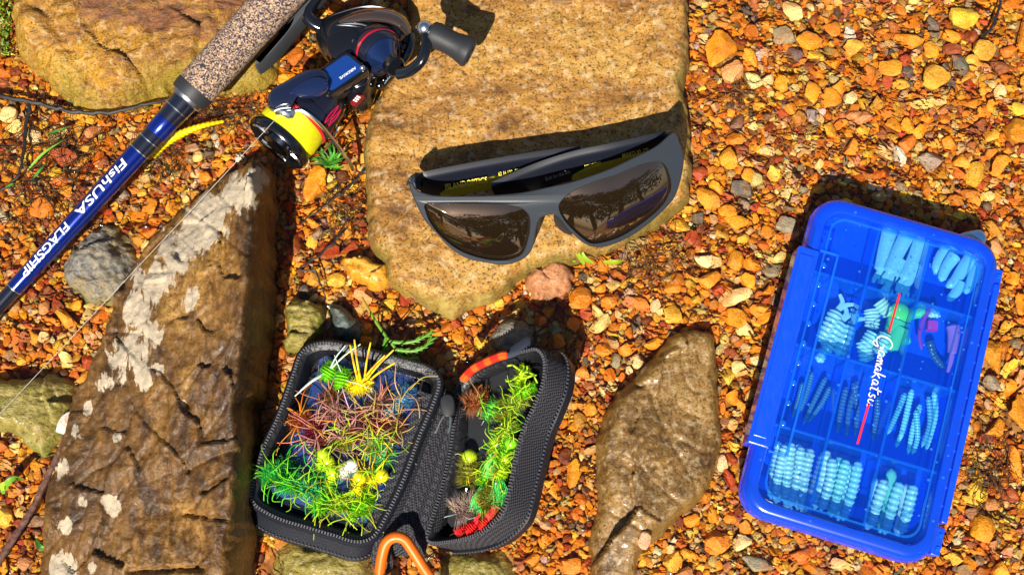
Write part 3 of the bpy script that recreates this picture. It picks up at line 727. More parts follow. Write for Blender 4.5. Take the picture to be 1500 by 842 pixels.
rot = MB().lathe(sp0, RA, [(.0203, .0160), (.0207, .0168), (.0230, .0170), (.027, .0166), (.0272, .0160), (.0290, .0160), (.0292, .0165), (.036, .0158), (.041, .0140), (.045, .0108)], n=48).build('rotor', plain('rotor_gloss', (.012, .013, .028), .16, .6, metal=.35, coat=.8), reel)
up = Vector((0, 0, 1)); uu = (up - RA * up.dot(RA)).normalized(); vv = RA.cross(uu)
pink_m = plain('pink_trim', (.55, .008, .07), .3)
sd_ = vv if vv.x > 0 else -vv
for th0 in (1.02, 1.22):
    for sg in (-1, 1):
        pts = [sp0 + RA * s_ + (uu * math.cos(th0 + sg * .055 * math.sin(math.pi * t)) + sd_ * math.sin(th0 + sg * .055 * math.sin(math.pi * t))) * r_ for t, s_, r_ in zip(np.linspace(0, 1, 10), np.linspace(.0235, .036, 10), (.0171, .0170, .0168, .0166, .0166, .0166, .0165, .0164, .0162, .0160))]
        MB().tube(pts, .0003, n=5).build('pink_stripe', pink_m, rot)
# rotor arm curving over the spool
def dome_slab(pts, z0, zs, ctr, n=64):
    L_ = crom(PL(pts, (z0 + zs[-1][1]) / 2), n, True); c_ = P(*ctr, zs[-1][1])
    return MB().loft([[Vector((c_.x + (p.x - c_.x) * k, c_.y + (p.y - c_.y) * k, z)) for p in L_] for k, z in [(.9, z0)] + zs])
arm = dome_slab([(394, 152), (400, 139), (420, 127), (447, 112), (466, 107), (481, 111), (487, 124), (480, 138), (463, 147), (443, 149), (430, 154), (431, 166), (424, 173), (409, 172), (397, 165)], .030, [(1.0, .038), (1.0, .0445), (.965, .0475), (.90, .0495), (.84, .0502), (.5, .0512), (.1, .0516)], (440, 134)).build('rotor_arm', navy_gloss, reel)
MB().loft([[Vector((c_.x + (p.x - c_.x) * k, c_.y + (p.y - c_.y) * k, z)) for p in crom(PL([(424, 136), (446, 119), (466, 113), (479, 119), (479, 130), (466, 139), (446, 141)], .052), 40, True)] for c_ in [P(454, 128, .052)] for k, z in ((1.0, .0495), (1.0, .0518), (.94, .0524), (.5, .0530), (.1, .0532))]).build('arm_cover', plain('cover_navy', (.008, .016, .06), .10, .7, coat=1.0), arm)
for g_ in ([(404, 158, .0505), (412, 154, .0508), (424, 152, .0508), (432, 155, .049)], [(402, 163, .0500), (412, 159, .0505), (426, 158, .0503)]):
    MB().tube(px_curve(g_, 12), .0005, n=6).build('arm_rib', dark_metal, arm)
lr = P(405, 160, .047)
lrd = (P(432, 170, .045) - lr).normalized()
lo = MB().lathe(lr, lrd, [(0, .0030), (.001, .0042), (.0035, .0034), (.005, .0034), (.0075, .0044), (.0095, .0030)], n=22).build('line_roller', chrome, reel)
# bail wire
MB().tube(px_curve([(426, 164, .0465), (441, 162, .0475), (455, 170, .0455), (470, 184, .041), (486, 203, .033), (502, 224, .025), (512, 238, .017), (517, 249, .010)], 30), [.0010] * 30, n=8).build('bail_wire', chrome, reel)
MB().tube(px_curve([(474, 222, .018), (482, 212, .024), (490, 198, .028), (494, 186, .028)], 12), .0006, n=6).build('bail_spring', chrome, reel)
# body
bl = [(462, 52), (470, 34), (500, 22), (535, 14), (570, 16), (594, 26), (603, 42), (602, 62), (592, 78), (574, 92), (552, 118), (538, 150), (520, 158), (508, 146), (500, 120), (484, 98), (470, 78)]
L = crom(PL(bl, .026), 72, True)
Lc = P(545, 70, .026)
def shrink(L_, k, z): return [Vector((Lc.x + (p.x - Lc.x) * k, Lc.y + (p.y - Lc.y) * k, z)) for p in L_]
body = MB().loft([shrink(L, k, z) for k, z in ((.75, .008), (.95, .012), (1.0, .019), (.995, .027), (.96, .0305), (.93, .0312), (.90, .0345), (.80, .0378), (.62, .0396), (.40, .0402), (.15, .0404))]).build('gear_body', black_gloss, reel)
sl_ = shrink(L, .80, .0381)
MB().tube(sl_ + [sl_[0]], .0005, n=6).build('body_seam', dark_metal, body)
for ln in ([(474, 46, .036), (500, 36, .0400), (530, 36, .0415), (552, 46, .0410)], [(510, 128, .0390), (522, 112, .0408), (530, 96, .0415)]):
    MB().tube(px_curve(ln, 16), .0007, n=6).build('body_ridge', dark_metal, body)
for x, y in ((590, 70), (572, 94), (482, 60)):
    MB().lathe(P(x, y, .0325), (0, 0, 1), [(0, .0016), (.0010, .0016), (.0014, .0010)], n=12).build('screw', dark_metal, body)
MB().tube(px_curve([(496, 33, .0385), (512, 27, .0395), (540, 22, .040), (570, 25, .040), (588, 34, .039), (599, 50, .036)], 28), [.0008 + .0042 * math.sin(math.pi * (.04 + .92 * t)) ** .7 for t in np.linspace(0, 1, 28)], n=14, flat=.5, ref=(0, .5, 1)).build('body_plate', plain('bronze_gloss', (.30, .20, .15), .12, metal=.9, coat=.5), reel)
MB().slab(crom(PL([(478, 62), (492, 48), (516, 44), (530, 56), (532, 74), (516, 82), (498, 92), (484, 84)], .038), 40, True), .030, .0416, .0016).build('side_panel', plain('panel_black', (.010, .011, .015), .22, .6, metal=.3, coat=.5), reel)
MB().tube(px_curve([(604, 50, .030), (600, 72, .032), (588, 92, .030), (572, 112, .026), (556, 132, .022)], 20), [.0012, .0016, .002, .0022, .0024, .0024, .0024, .0024, .0024, .0024, .0024, .0024, .0024, .0024, .0022, .002, .0018, .0016, .0014, .001], n=10).build('body_rim', dark_metal, reel)
for k, (x, y, r_) in enumerate(((556, 126, .0022), (562, 118, .0014))): MB().ball(P(x, y, .026), r_, n=10).build('screw', dark_metal, reel)
# blue badge plate on the rotor side
q = [P(x, y, z) for x, y, z in ((464, 108, .046), (508, 78, .046), (537, 102, .046), (484, 138, .046))]
def quad_grid(q, inset, lift):
    c = (q[0] + q[1] + q[2] + q[3]) / 4; nrm = (q[1] - q[0]).cross(q[3] - q[0]).normalized(); nrm = nrm if nrm.z > 0 else -nrm
    L_ = []
    for i in range(4):
        a, b, d = q[i], q[i - 1], q[(i + 1) % 4]
        e1, e2 = (b - a).normalized(), (d - a).normalized(); aa = a + (e1 + e2) * inset
        r = .0018
        L_ += [aa + e1 * r + nrm * lift, aa + (e1 + e2) * r * .3 + nrm * lift, aa + e2 * r + nrm * lift]
    return L_, nrm
la, nb = quad_grid(q, -.0010, 0); lb_, _ = quad_grid(q, -.0004, .0008); lc, _ = quad_grid(q, .0002, .0008); ld_, _ = quad_grid(q, .0008, .0004)
lz = [p - nb * .012 for p in la]
badge = MB().loft([lz, la, lb_, lc, ld_]).build('badge_frame', black_gloss, reel)
pl, _ = quad_grid(q, .0007, .0007)
MB().loft([[p - nb * .0005 for p in pl], pl]).build('badge', plain('badge_blue', (.012, .07, .36), .25, .6, metal=.5, coat=1.0), badge)
xd = (q[3] - q[2]).normalized()
yd = (q[3] - q[0]); 
MB().text('AIRDRIVE', .0019, (q[2] * .62 + q[3] * .38) * .72 + (q[1] * .62 + q[0] * .38) * .28 + nb * .0010, xd, yd, fit=.0100, c=(.8, .8, .8)).build('lettering', white_m, badge, smooth=False)
MB().ball(P(531, 100, .0475), .0016, n=10).build('screw', chrome, badge)
MB().ball(P(519, 62, .0405), .0022, n=14, sq=(1, 1, .6)).build('screw', chrome, reel)
# red label at the rotor rear
q2 = [P(x, y, .0365) for x, y in ((513, 150), (523, 139), (533, 140), (521, 154))]
o = MB().loft([[p - Vector((0, 0, .004)) for p in q2], q2]).build('red_label', plain('label_red', (.22, .008, .014), .3), reel)
for k in range(3):
    c_ = q2[0].lerp(q2[1], .3 + .22 * k) * .5 + q2[3].lerp(q2[2], .3 + .22 * k) * .5 + Vector((0, 0, .0003)); e_ = (q2[3] - q2[0]).normalized() * .0011; f_ = (q2[1] - q2[0]).normalized() * .0004
    MB().add([c_ - e_ - f_, c_ + e_ - f_, c_ + e_ + f_, c_ - e_ + f_], [(0, 1, 2, 3)]).build('white_mark', white_m, o, smooth=False)
# stem joining the foot on the rod
st = px_curve([(470, -30, .034), (458, -2, .035), (448, 20, .035), (462, 36, .033), (486, 42, .031), (510, 44, .030)], 22)
MB().tube(st, [.0060, .0056, .0052, .0048, .0045, .0042, .0040, .0038, .0037, .0036, .0036, .0036, .0037, .0038, .0040, .0042, .0046, .005, .0056, .0062, .007, .008], n=16, flat=.8, ref=(0, 0, 1)).build('stem', black_gloss, reel)
# crank side
ha = P(552, 74, .036); hb = P(592, 110, .052); HA = (hb - ha).normalized()
hub = MB().lathe(ha, HA, [(-.004, .0130), (0, .0138), (.0015, .0136), (.0016, .0128), (.0032, .0128), (.0034, .0122), (.006, .0118), (.0075, .0104)], n=40).build('side_cap', plain('cap_gloss', (.012, .014, .03), .16, .6, coat=.8, metal=.3), reel)
MB().lathe(ha, HA, [(.0017, .01300), (.0031, .01300)], n=40).build('red_ring', red_m, hub)
MB().lathe(ha, HA, [(.0072, .0100), (.009, .0086), (.012, .0066), (.0155, .0054), (.017, .0050)], n=32).build('crank_base', plain('crank_blue', (.03, .07, .22), .14, metal=.8, coat=.6), hub)
MB().lathe(ha, HA, [(.0168, .0050), (.0175, .0056), (.0205, .0056), (.0215, .0046)], n=24).build('crank_nut', black_gloss, hub)
kb = P(622, 42, .061)
cr = px_curve([(584, 108, .052), (598, 105, .056), (612, 95, .060), (621, 82, .0625), (624, 66, .063), (623, 52, .062), (622, 42, .061)], 26)
MB().tube(cr, [.0034 - .0012 * t for t in np.linspace(0, 1, 26)], n=14, flat=.7, ref=(0, 0, 1)).build('crank_arm', black_gloss, reel)
k0, k1 = P(626, 46, .060), P(690, 78, .056); KA = (k1 - k0).normalized(); KL = (k1 - k0).length
knob = MB().lathe(k0, KA, [(.001, .0046), (.002, .0062), (.005, .0068), (.010, .0062), (.015, .0062), (.019, .0072), (.0225, .0082), (KL - .001, .0080), (KL, .0068)], n=32).build('crank_knob', rubber, reel)
MB().lathe(k0, KA, [(KL - .0002, .0058), (KL + .0006, .0056), (KL + .0006, .0034), (KL - .0004, .0026)], n=24).build('knob_cap', dark_metal, knob)
MB().ball(kb, .0042, n=18).build('crank_joint', chrome, reel)
MB().lathe(k0 - KA * .003, KA, [(0, .0036), (.0045, .0042)], n=18).build('knob_washer', dark_metal, knob)

# fishing line paid out from the reel
fl = [P(x, y, z) for x, y, z in ((414, 164, .0535), (374, 207, .0535), (280, 308, .040), (217, 375, .034), (103, 496, .028), (0, 606, .024), (-60, 668, .020))]
tag(MB().tube(crom(fl, 60), .00013, n=5).build('fishing_line', plain('clear_line', (.55, .52, .46), .3, .6)), 'thin pale fishing line running from the reel past the tall rock', 'line')
fl = [P(x, y, z) for x, y, z in ((300, 175, .010), (240, 330, .012), (150, 352, .018), (120, 385, .017), (60, 420, .012))]

# ------------------------------------------------------------------ sunglasses
g_l, g_r = P(600, 270, .047), P(988, 200, .047)
GXD = (g_r - g_l).normalized()
lean = R(44)
GN = (Vector((GXD.y, -GXD.x, 0)).normalized() * math.cos(lean) + Vector((0, 0, 1)) * math.sin(lean)).normalized()
GYD = GN.cross(GXD).normalized()
zb = tan_height(P(740, 388, tan_top).x, P(740, 388, tan_top).y)
g_o = P(741, 389, max(zb, .018))          # bottom of the left rim stands here
g_mid = P(795, 300, .034)
def on_front(px, py, off=0.0, k=1.9, bulge=0.0, cx=None):
    """point of the wrapped front surface at this layout place"""
    d0 = (P(px, py, 0) - CAM).normalized(); e = 0.0
    for _ in range(12):
        t = ((g_o + GN * e) - CAM).dot(GN) / d0.dot(GN); p = CAM + d0 * t
        x = (p - g_mid).dot(GXD); e = off + .006 - k * x * x
    return p
outer = [(599, 268), (604, 268), (612, 279), (636, 286), (673, 287), (719, 286), (765, 282), (808, 273), (842, 265), (889, 249), (926, 232), (960, 215), (978, 200), (985, 194), (991, 196), (995, 207), (1001, 226), (1000, 250), (991, 283), (978, 302), (950, 328), (920, 348), (889, 361), (870, 362), (852, 354), (833, 336), (821, 321), (812, 314), (799, 316), (790, 321), (785, 339), (781, 361), (771, 376), (753, 385), (734, 388), (713, 385), (685, 379), (660, 364), (642, 345), (623, 324), (611, 302), (602, 281)]
lensL = [(623, 299), (642, 299), (688, 299.5), (734, 300.5), (759, 303.6), (771, 311), (776, 321), (775, 342), (768, 366), (758, 376), (734, 381), (703, 377), (673, 366), (648, 347), (631, 326), (624, 309)]
lensR = [(819, 303), (824, 293), (842, 279), (873, 266), (904, 256), (935, 243), (960, 237), (971, 239), (978, 249), (983, 268), (981, 283), (969, 302), (944, 324), (913, 344), (889, 353), (867, 356), (852, 347), (833, 329), (823, 315)]
glasses = thing('sunglasses', 'dark slate wraparound sunglasses with brown mirror lenses on the tan slab', 'sunglasses', g_o)
def smooth_px(l, n): return [(p.x, p.y) for p in crom([Vector((x, y, 0)) for x, y in l], n, True)]
def front_band(lo, li):
    pass
o2, l2, r2 = smooth_px(outer, 150), smooth_px(lensL, 80), smooth_px(lensR, 80)
def off_px(l, d):
    L_ = loop_offset([Vector((x, y, 0)) for x, y in l], d); return [(p.x, p.y) for p in L_]
frame_m = Mat('frame_slate', .42, .5, (.024, .031, .042)); frame_m.bump(frame_m.noise(frame_m.coords(), 1500, 2), .12, .0003); frame_m = frame_m.m
mb = MB()
def ringpts(l, off): return [on_front(x, y, off) for x, y in l]
def tess(loops):
    flat = [p for l in loops for p in l]
    return flat, [tuple(t) for t in geometry.tessellate_polygon([[Vector((p[0], p[1], 0)) for p in l] for l in loops])]
f_o, f_l, f_r = off_px(o2, -1.6), off_px(l2, 1.2), off_px(r2, 1.2)
# face of the frame (subdivided by the traced loops), rounded outer and inner walls
flat, tris = tess([f_o, f_l, f_r]); vs = [on_front(x, y, .0006) for x, y in flat]; mb.add(vs, tris)
TH = .0042
mb.loft([ringpts(f_o, .0006), ringpts(off_px(o2, -.5), .0002), ringpts(o2, -.0008), ringpts(o2, -TH), ringpts(off_px(o2, -2), -TH - .0005)], cap0=False, cap1=False)
for fl_, l_ in ((f_l, l2), (f_r, r2)):
    mb.loft([ringpts(fl_, .0006), ringpts(off_px(l_, .4), .0003), ringpts(l_, -.0004), ringpts(l_, -TH)], cap0=False, cap1=False)
flat, tris = tess([off_px(o2, -2), l2, r2]); mb.add([on_front(x, y, -TH - .0005) for x, y in flat], [t[::-1] for t in tris])
frame = mb.build('front_frame', frame_m, glasses, sharp=50)
LM = Mat('mirror_lens', .03, .8, (.25, .145, .070), .95, 1.0, Coat_Roughness=.02, Coat_IOR=1.9); lens_m = LM.m
def lens(l_, cxy):
    n = len(l_); rings = []; c = Vector((*cxy, 0))
    for k in range(9):
        t = 1 - k / 8 * .985
        rings.append([on_front(c.x + (x - c.x) * t * 1.015, c.y + (y - c.y) * t * 1.015, -.0014 + .0034 * (1 - t * t)) for x, y in l_])
    return MB().loft(rings, cap0=False).build('lens', lens_m, glasses, sharp=80)
lens(l2, (700, 338)); lens(r2, (902, 300))
# hinge ends and folded temples
temple_m = plain('temple_navy', (.006, .008, .016), .32, .5, coat=.2)
olive_reflection_m = plain('painted_olive_reflection', (.42, .36, .02), .35)  # olive reflection on the temple insides, painted as a base colour
def strip(tops, bots, th, name, mat, par, n=30, back=(0, 1, .35)):
    A = crom(tops, n); B = crom(bots, n); bk = Vector(back).normalized() * th
    loops = []
    for a, b in zip(A, B):
        e = (b - a) * .12
        loops.append([a + bk * .3, a + bk * .05 + e * .25, a + e, b - e, b - e * .2 + bk * .1, b + bk * .5, b - e + bk, a + e + bk, a + bk * .9])
    return MB().loft(loops).build(name, mat, par, sharp=45)
tA = strip([P(612, 266, 0.0432), P(625, 260, 0.0442), (P(720, 242, 0.0432)), P(800, 229, 0.0418), P(850, 223, 0.0404)], [P(620, 296, 0.0320), P(640, 293, 0.0320), P(720, 276, 0.0306), P(800, 262, 0.0299), P(850, 250, 0.0320)], .0035, 'temple', temple_m, glasses)
tB = strip([P(982, 205, 0.0432), P(968, 203, 0.0453), P(900, 218, 0.0460), P(838, 231, 0.0450), P(780, 250, 0.0432), P(720, 276, 0.0418)], [P(985, 236, 0.0320), P(968, 234, 0.0334), P(900, 252, 0.0341), P(838, 266, 0.0334), P(790, 280, 0.0341), P(728, 292, 0.0348)], .0035, 'temple', temple_m, glasses)
def reflection_patch(pts, par):  # thin olive patch standing in for a reflection on the temple
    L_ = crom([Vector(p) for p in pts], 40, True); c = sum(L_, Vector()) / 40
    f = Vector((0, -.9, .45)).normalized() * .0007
    MB().loft([[p - f for p in L_], [p + f for p in L_], [c + (p - c) * .94 + f * 1.4 for p in L_]]).build('painted_reflection', olive_reflection_m, par)
def lerp_strip(tops, bots, u, v): 
    return tops
def quadpt(a, b, c, d, u, v): return (a * (1 - u) + b * u) * (1 - v) + (d * (1 - u) + c * u) * v
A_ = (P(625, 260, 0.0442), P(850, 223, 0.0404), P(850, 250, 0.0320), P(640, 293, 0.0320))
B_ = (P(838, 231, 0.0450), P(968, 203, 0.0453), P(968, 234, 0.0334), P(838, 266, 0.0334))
reflection_patch([quadpt(*A_, u, v) for u, v in ((.04, .75), (.10, .62), (.30, .52), (.55, .5), (.7, .55), (.68, .82), (.5, .92), (.1, .95))], tA)
reflection_patch([quadpt(*B_, u, v) for u, v in ((.0, .75), (.2, .52), (.5, .42), (.85, .42), (.92, .55), (.8, .8), (.4, .92), (.05, .95))], tB)
yl = plain('gold_print', (.85, .72, .08), .5); gl = plain('grey_print', (.25, .26, .28), .5)
def on_quad(Q, txt, u, v, size, fit, mat, par, name='lettering'):
    c_ = quadpt(*Q, u, v); xd = (quadpt(*Q, u + .05, v) - quadpt(*Q, u - .05, v)); yd = quadpt(*Q, u, v - .1) - quadpt(*Q, u, v + .1)
    n_ = xd.cross(yd).normalized(); MB().text(txt, size, c_ + n_ * .0024, xd, yd, fit=fit).build(name, mat, par, smooth=False)
on_quad(A_, 'ISLANDOPTICS', .23, .44, .0052, .0215, yl, tA)
on_quad(A_, '62 16 132  C01', .52, .28, .0034, .011, yl, tA)
on_quad(B_, 'MAKO XL CE', .70, .30, .0048, .0135, yl, tB)
on_quad(B_, 'POLARIZED', .22, .40, .0034, .0085, yl, tB)
on_quad((P(720, 276, .0418), P(838, 231, .045), P(838, 266, .0334), P(728, 292, .0348)), 'Built for the Sun', .80, .42, .0034, .013, gl, tB)
for (a, b) in (((606, 275, .041), (616, 266, .043)), ((988, 210, .041), (978, 206, .044))):
    A0, B0 = P(*a), P(*b)
    MB().tube(crom([A0, (A0 + B0) / 2 + Vector((0, .002, 0)), B0], 8), .0042, n=10).build('hinge', frame_m, glasses)
for sx, pts in ((-1, [(788, 318, -.004), (784, 330, -.010), (779, 350, -.012)]), (1, [(815, 316, -.004), (824, 328, -.010), (836, 342, -.012)])):
    MB().tube(crom([on_front(x, y, o_) for x, y, o_ in pts], 10), [.0015, .002, .0026, .003, .0032, .0032, .003, .0026, .002, .0012], n=10).build('nose_pad', rubber, glasses)

# ------------------------------------------------------------------ tackle box
ZB, ZT = .0065, .0335
bt = [P(1203, 291, ZT), P(1470, 350, ZT), P(1368, 820, ZT), P(1078, 754, ZT)]     # TL TR BR BL of the top
b_c = sum(bt, Vector()) / 4
EL = ((bt[3] - bt[0]) + (bt[2] - bt[1])).normalized()       # along the length, towards the viewer
EW = Vector((-EL.y, EL.x, 0)); EW = EW if EW.x > 0 else -EW
BW = ((bt[1] - bt[0]).dot(EW) + (bt[2] - bt[3]).dot(EW)) / 2; BL = ((bt[3] - bt[0]).dot(EL) + (bt[2] - bt[1]).dot(EL)) / 2
print('box', BW, BL)
B0 = Vector((b_c.x, b_c.y, 0))
def bx(a, b, z): return B0 + EW * a + EL * b + Vector((0, 0, z))
def bxin(px, py, z):
    p = P(px, py, z) - B0; return p.dot(EW), p.dot(EL)
def rrect(a0, a1, b0, b1, r, z, n=8):
    L_ = []
    for ca, cb, t0 in ((a1 - r, b1 - r, 0), (a0 + r, b1 - r, 90), (a0 + r, b0 + r, 180), (a1 - r, b0 + r, 270)):
        for k in range(n): t = R(t0 + 90 * k / (n - 1)); L_.append(bx(ca + r * math.cos(t), cb + r * math.sin(t), z))
    return L_
def rbox(mb, a0, a1, b0, b1, r, z0, z1, bev=.0006):
    e = bev
    return mb.loft([rrect(a0 + e, a1 - e, b0 + e, b1 - e, max(r - e, .0002), z0), rrect(a0, a1, b0, b1, r, z0 + e), rrect(a0, a1, b0, b1, r, z1 - e), rrect(a0 + e * .3, a1 - e * .3, b0 + e * .3, b1 - e * .3, max(r - e * .3, .0002), z1 - e * .3), rrect(a0 + e, a1 - e, b0 + e, b1 - e, max(r - e, .0002), z1)])
M = Mat('blue_plastic', .28, .5, (.003, .060, .74), coat=.3); n_ = M.noise(M.coords((1, .25, 1), (0, 0, .3)), 420, 5, .7); M.link(M.ramp(n_, [(.35, .18), (.7, .45)]), M.b.inputs['Roughness']); M.bump(n_, .12, .0006); M.set('Subsurface Weight', 0.0); blue_solid = M.m
def clear_blue(name, tint, body, keep, rough=.12):
    M = Mat(name, rough, .5, body); out = M.n['Material Output']
    tr = M.node('BsdfTransparent'); tr.inputs['Color'].default_value = (*tint, 1)
    mx = M.node('MixShader'); mx.inputs[0].default_value = keep
    M.link(tr.outputs[0], mx.inputs[1]); M.link(M.b.outputs[0], mx.inputs[2])
    gl_ = M.node('BsdfGlossy'); gl_.inputs['Roughness'].default_value = rough
    M.bump(M.noise(M.coords(), 160, 2), .05, .001)
    fr = M.node('Fresnel'); fr.inputs['IOR'].default_value = 1.45
    m2 = M.node('MixShader'); bf = M.node('NewGeometry').outputs['Backfacing']; M.link(M.math('MULTIPLY', fr.outputs[0], M.math('SUBTRACT', 1.0, bf)), m2.inputs[0]); M.link(mx.outputs[0], m2.inputs[1]); M.link(gl_.outputs[0], m2.inputs[2])
    M.link(m2.outputs[0], out.inputs['Surface']); return M.m
lid_m = clear_blue('blue_clear_lid', (.74, .95, 1.0), (.004, .12, .85), .09)
wall_m = clear_blue('blue_clear_wall', (.50, .84, 1.0), (.012, .22, .90), .36)
box = thing('tackle_box', 'translucent blue lidded tackle box holding soft lures on the gravel', 'tackle box', bx(0, 0, ZB))
hw, hl = BW / 2, BL / 2
# base tub with real walls
mb = MB(); rr = .014; zr = ZT - .009
mb.loft([rrect(-hw + .003, hw - .003, -hl + .003, hl - .003, rr - .002, ZB), rrect(-hw + .0006, hw - .0006, -hl + .0006, hl - .0006, rr, ZB + .003), rrect(-hw, hw, -hl, hl, rr, zr - .003), rrect(-hw - .0012, hw + .0012, -hl - .0012, hl + .0012, rr, zr - .0026), rrect(-hw - .0012, hw + .0012, -hl - .0012, hl + .0012, rr, zr), rrect(-hw + .0016, hw - .0016, -hl + .0016, hl - .0016, rr - .002, zr), rrect(-hw + .003, hw - .003, -hl + .003, hl - .003, rr - .003, ZB + .002)])
tub = mb.build('base', blue_solid, box)
# lid: skirt of solid blue plus clear panel
mb = MB()
mb.loft([rrect(-hw - .0010, hw + .0010, -hl - .0010, hl + .0010, rr, zr + .0006), rrect(-hw - .0006, hw + .0006, -hl - .0006, hl + .0006, rr, ZT - .0035), rrect(-hw + .0008, hw - .0008, -hl + .0008, hl - .0008, rr - .001, ZT - .001), rrect(-hw + .003, hw - .003, -hl + .003, hl - .003, rr - .003, ZT), rrect(-hw + .0055, hw - .0055, -hl + .0065, hl - .0065, rr - .005, ZT), rrect(-hw + .0060, hw - .0060, -hl + .0070, hl - .0070, rr - .005, ZT - .0008), rrect(-hw + .0060, hw - .0060, -hl + .0070, hl - .0070, rr - .005, zr + .0006)])
# close the skirt underneath
mb2 = MB(); mb2.v, mb2.f, mb2.c, mb2.mi = mb.v, mb.f[:-2], mb.c, mb.mi[:-2]
lid = mb2.build('lid_rim', clear_blue('blue_rim', (.22, .55, 1.0), (.005, .085, .80), .55, .2), box)
panel = MB(); rbox(panel, -hw + .0060, hw - .0060, -hl + .0070, hl - .0070, rr - .005, ZT - .0022, ZT - .0008, .0004)
panel.build('lid_panel', lid_m, lid, smooth=False)
def bar(name, a0, a1, b0, b1, z0, z1, mat, par, r=.0006, bev=.0003):
    m = MB(); rbox(m, a0, a1, b0, b1, r, z0, z1, bev); return m.build(name, mat, par, sharp=20)
# column and row dividers traced at mid height
zd = ZT - .004
ca, cb_ = [], []
cl = [(bxin(1287, 320, zd)[0] + bxin(1190, 755, zd)[0]) / 2, (bxin(1366, 335, zd)[0] + bxin(1268, 772, zd)[0]) / 2]
rw = [bxin(1300, 428, zd)[1], bxin(1290, 540, zd)[1], bxin(1250, 655, zd)[1]]
print('cols', cl, 'rows', rw, hw, hl)
for a in cl: bar('divider', a - .0007, a + .0007, -hl + .0035, hl - .0035, ZB + .0025, zd, wall_m, box)
edges = [-hw + .0035] + cl + [hw - .0035]
for b in rw:
    for k in range(3): bar('divider', edges[k] + .0008, edges[k + 1] - .0008, b - .0007, b + .0007, ZB + .0025, zd - .0004, wall_m, box)
# latch strip on the left side and its raised collar
lb0, lb1 = bxin(1188, 365, ZT)[1], bxin(1102, 650, ZT)[1]
bar('latch', -hw - .0045, -hw + .0065, lb0, lb1, ZT - .014, ZT + .0014, blue_solid, box, .0012, .0007)
for b in (lb0 - .0012, lb1 + .0002): bar('latch_rib', -hw + .0065, -hw + .0155, b, b + .0012, ZT - .0009, ZT + .0012, wall_m, lid, .0004)
bar('latch_rib', -hw + .0150, -hw + .0163, lb0 - .001, lb1 + .001, ZT - .0009, ZT + .0012, wall_m, lid, .0004)
bar('latch_lip', -hw - .0030, -hw + .0045, lb0 + .004, lb1 - .004, ZT + .0010, ZT + .0020, blue_solid, box, .0010, .0004)
# hinge side rail with clips
bar('hinge_rail', hw + .0002, hw + .0035, -hl + .020, hl - .022, ZT - .013, ZT - .0012, blue_solid, box, .0012, .0006)
for b in (-hl + .012, hl - .020):
    h_ = bar('hinge_clip', hw - .001, hw + .0036, b, b + .014, ZT - .013, ZT - .0024, blue_solid, box, .001, .0006)
    for d in (.003, .0095): bar('hinge_tooth', hw + .0008, hw + .0028, b + d, b + d + .0020, ZT - .0024, ZT - .0014, wall_m, h_, .0004)
for k in range(13):
    b = -hl + .026 + k * (BL - .056) / 12
    MB().ball(bx(hw - .0012, b, ZT - .0012), .0011, n=8, sq=(1, 1, .5)).build('rivet', blue_solid, lid)
for k in range(10):
    b = lb0 + .006 + k * (lb1 - lb0 - .01) / 9
    MB().ball(bx(-hw + .0105, b, ZT - .0008), .0011, n=8, sq=(1.1, 1.4, .4)).build('rivet', wall_m, lid)
for o_ in (.0085, ): 
    fr_ = MB()
    fr_.loft([rrect(-hw + o_, hw - o_, -hl + o_ + .001, hl - o_ - .001, .008, ZT - .0009), rrect(-hw + o_ + .0002, hw - o_ - .0002, -hl + o_ + .0012, hl - o_ - .0012, .008, ZT - .0002), rrect(-hw + o_ + .0010, hw - o_ - .0010, -hl + o_ + .002, hl - o_ - .002, .0075, ZT - .0002), rrect(-hw + o_ + .0012, hw - o_ - .0012, -hl + o_ + .0022, hl - o_ - .0022, .0075, ZT - .0009)])
    m3 = MB(); m3.v, m3.f, m3.c, m3.mi = fr_.v, fr_.f[:-2], fr_.c, fr_.mi[:-2]; m3.build('lid_moulding', wall_m, lid)
# printed signature on the lid
print_red = plain('print_red', (.75, .02, .04), .4)
def flat_stroke(mb, pts, w, n=20):
    c_ = crom([Vector((*p, 0)) for p in pts], n); vs = []
    for i, p in enumerate(c_):
        t = (c_[min(i + 1, n - 1)] - c_[max(i - 1, 0)]).normalized(); nn = Vector((-t.y, t.x, 0))
        k = w * (.6 + .4 * abs(t.y))
        for s_ in (-1, 1):
            q_ = p + nn * k * s_; vs.append((q_.x, q_.y))
    mb._w = getattr(mb, '_w', []); off = len(mb.v)
    mb.add([sig(x, y) for x, y in vs], [(2 * i, 2 * i + 1, 2 * i + 3, 2 * i + 2) for i in range(n - 1)])
s_a, s_b = P(1296, 492, ZT), P(1273, 600, ZT)
SX = (s_b - s_a).normalized(); SY = Vector((-SX.y, SX.x, 0)); SLn = (s_b - s_a).length
def sig(x, y): q_ = s_a + SX * (x * SLn / 10.0) + SY * (y * SLn / 10.0); return Vector((q_.x, q_.y, ZT - .0004))
mb = MB(); W = .085
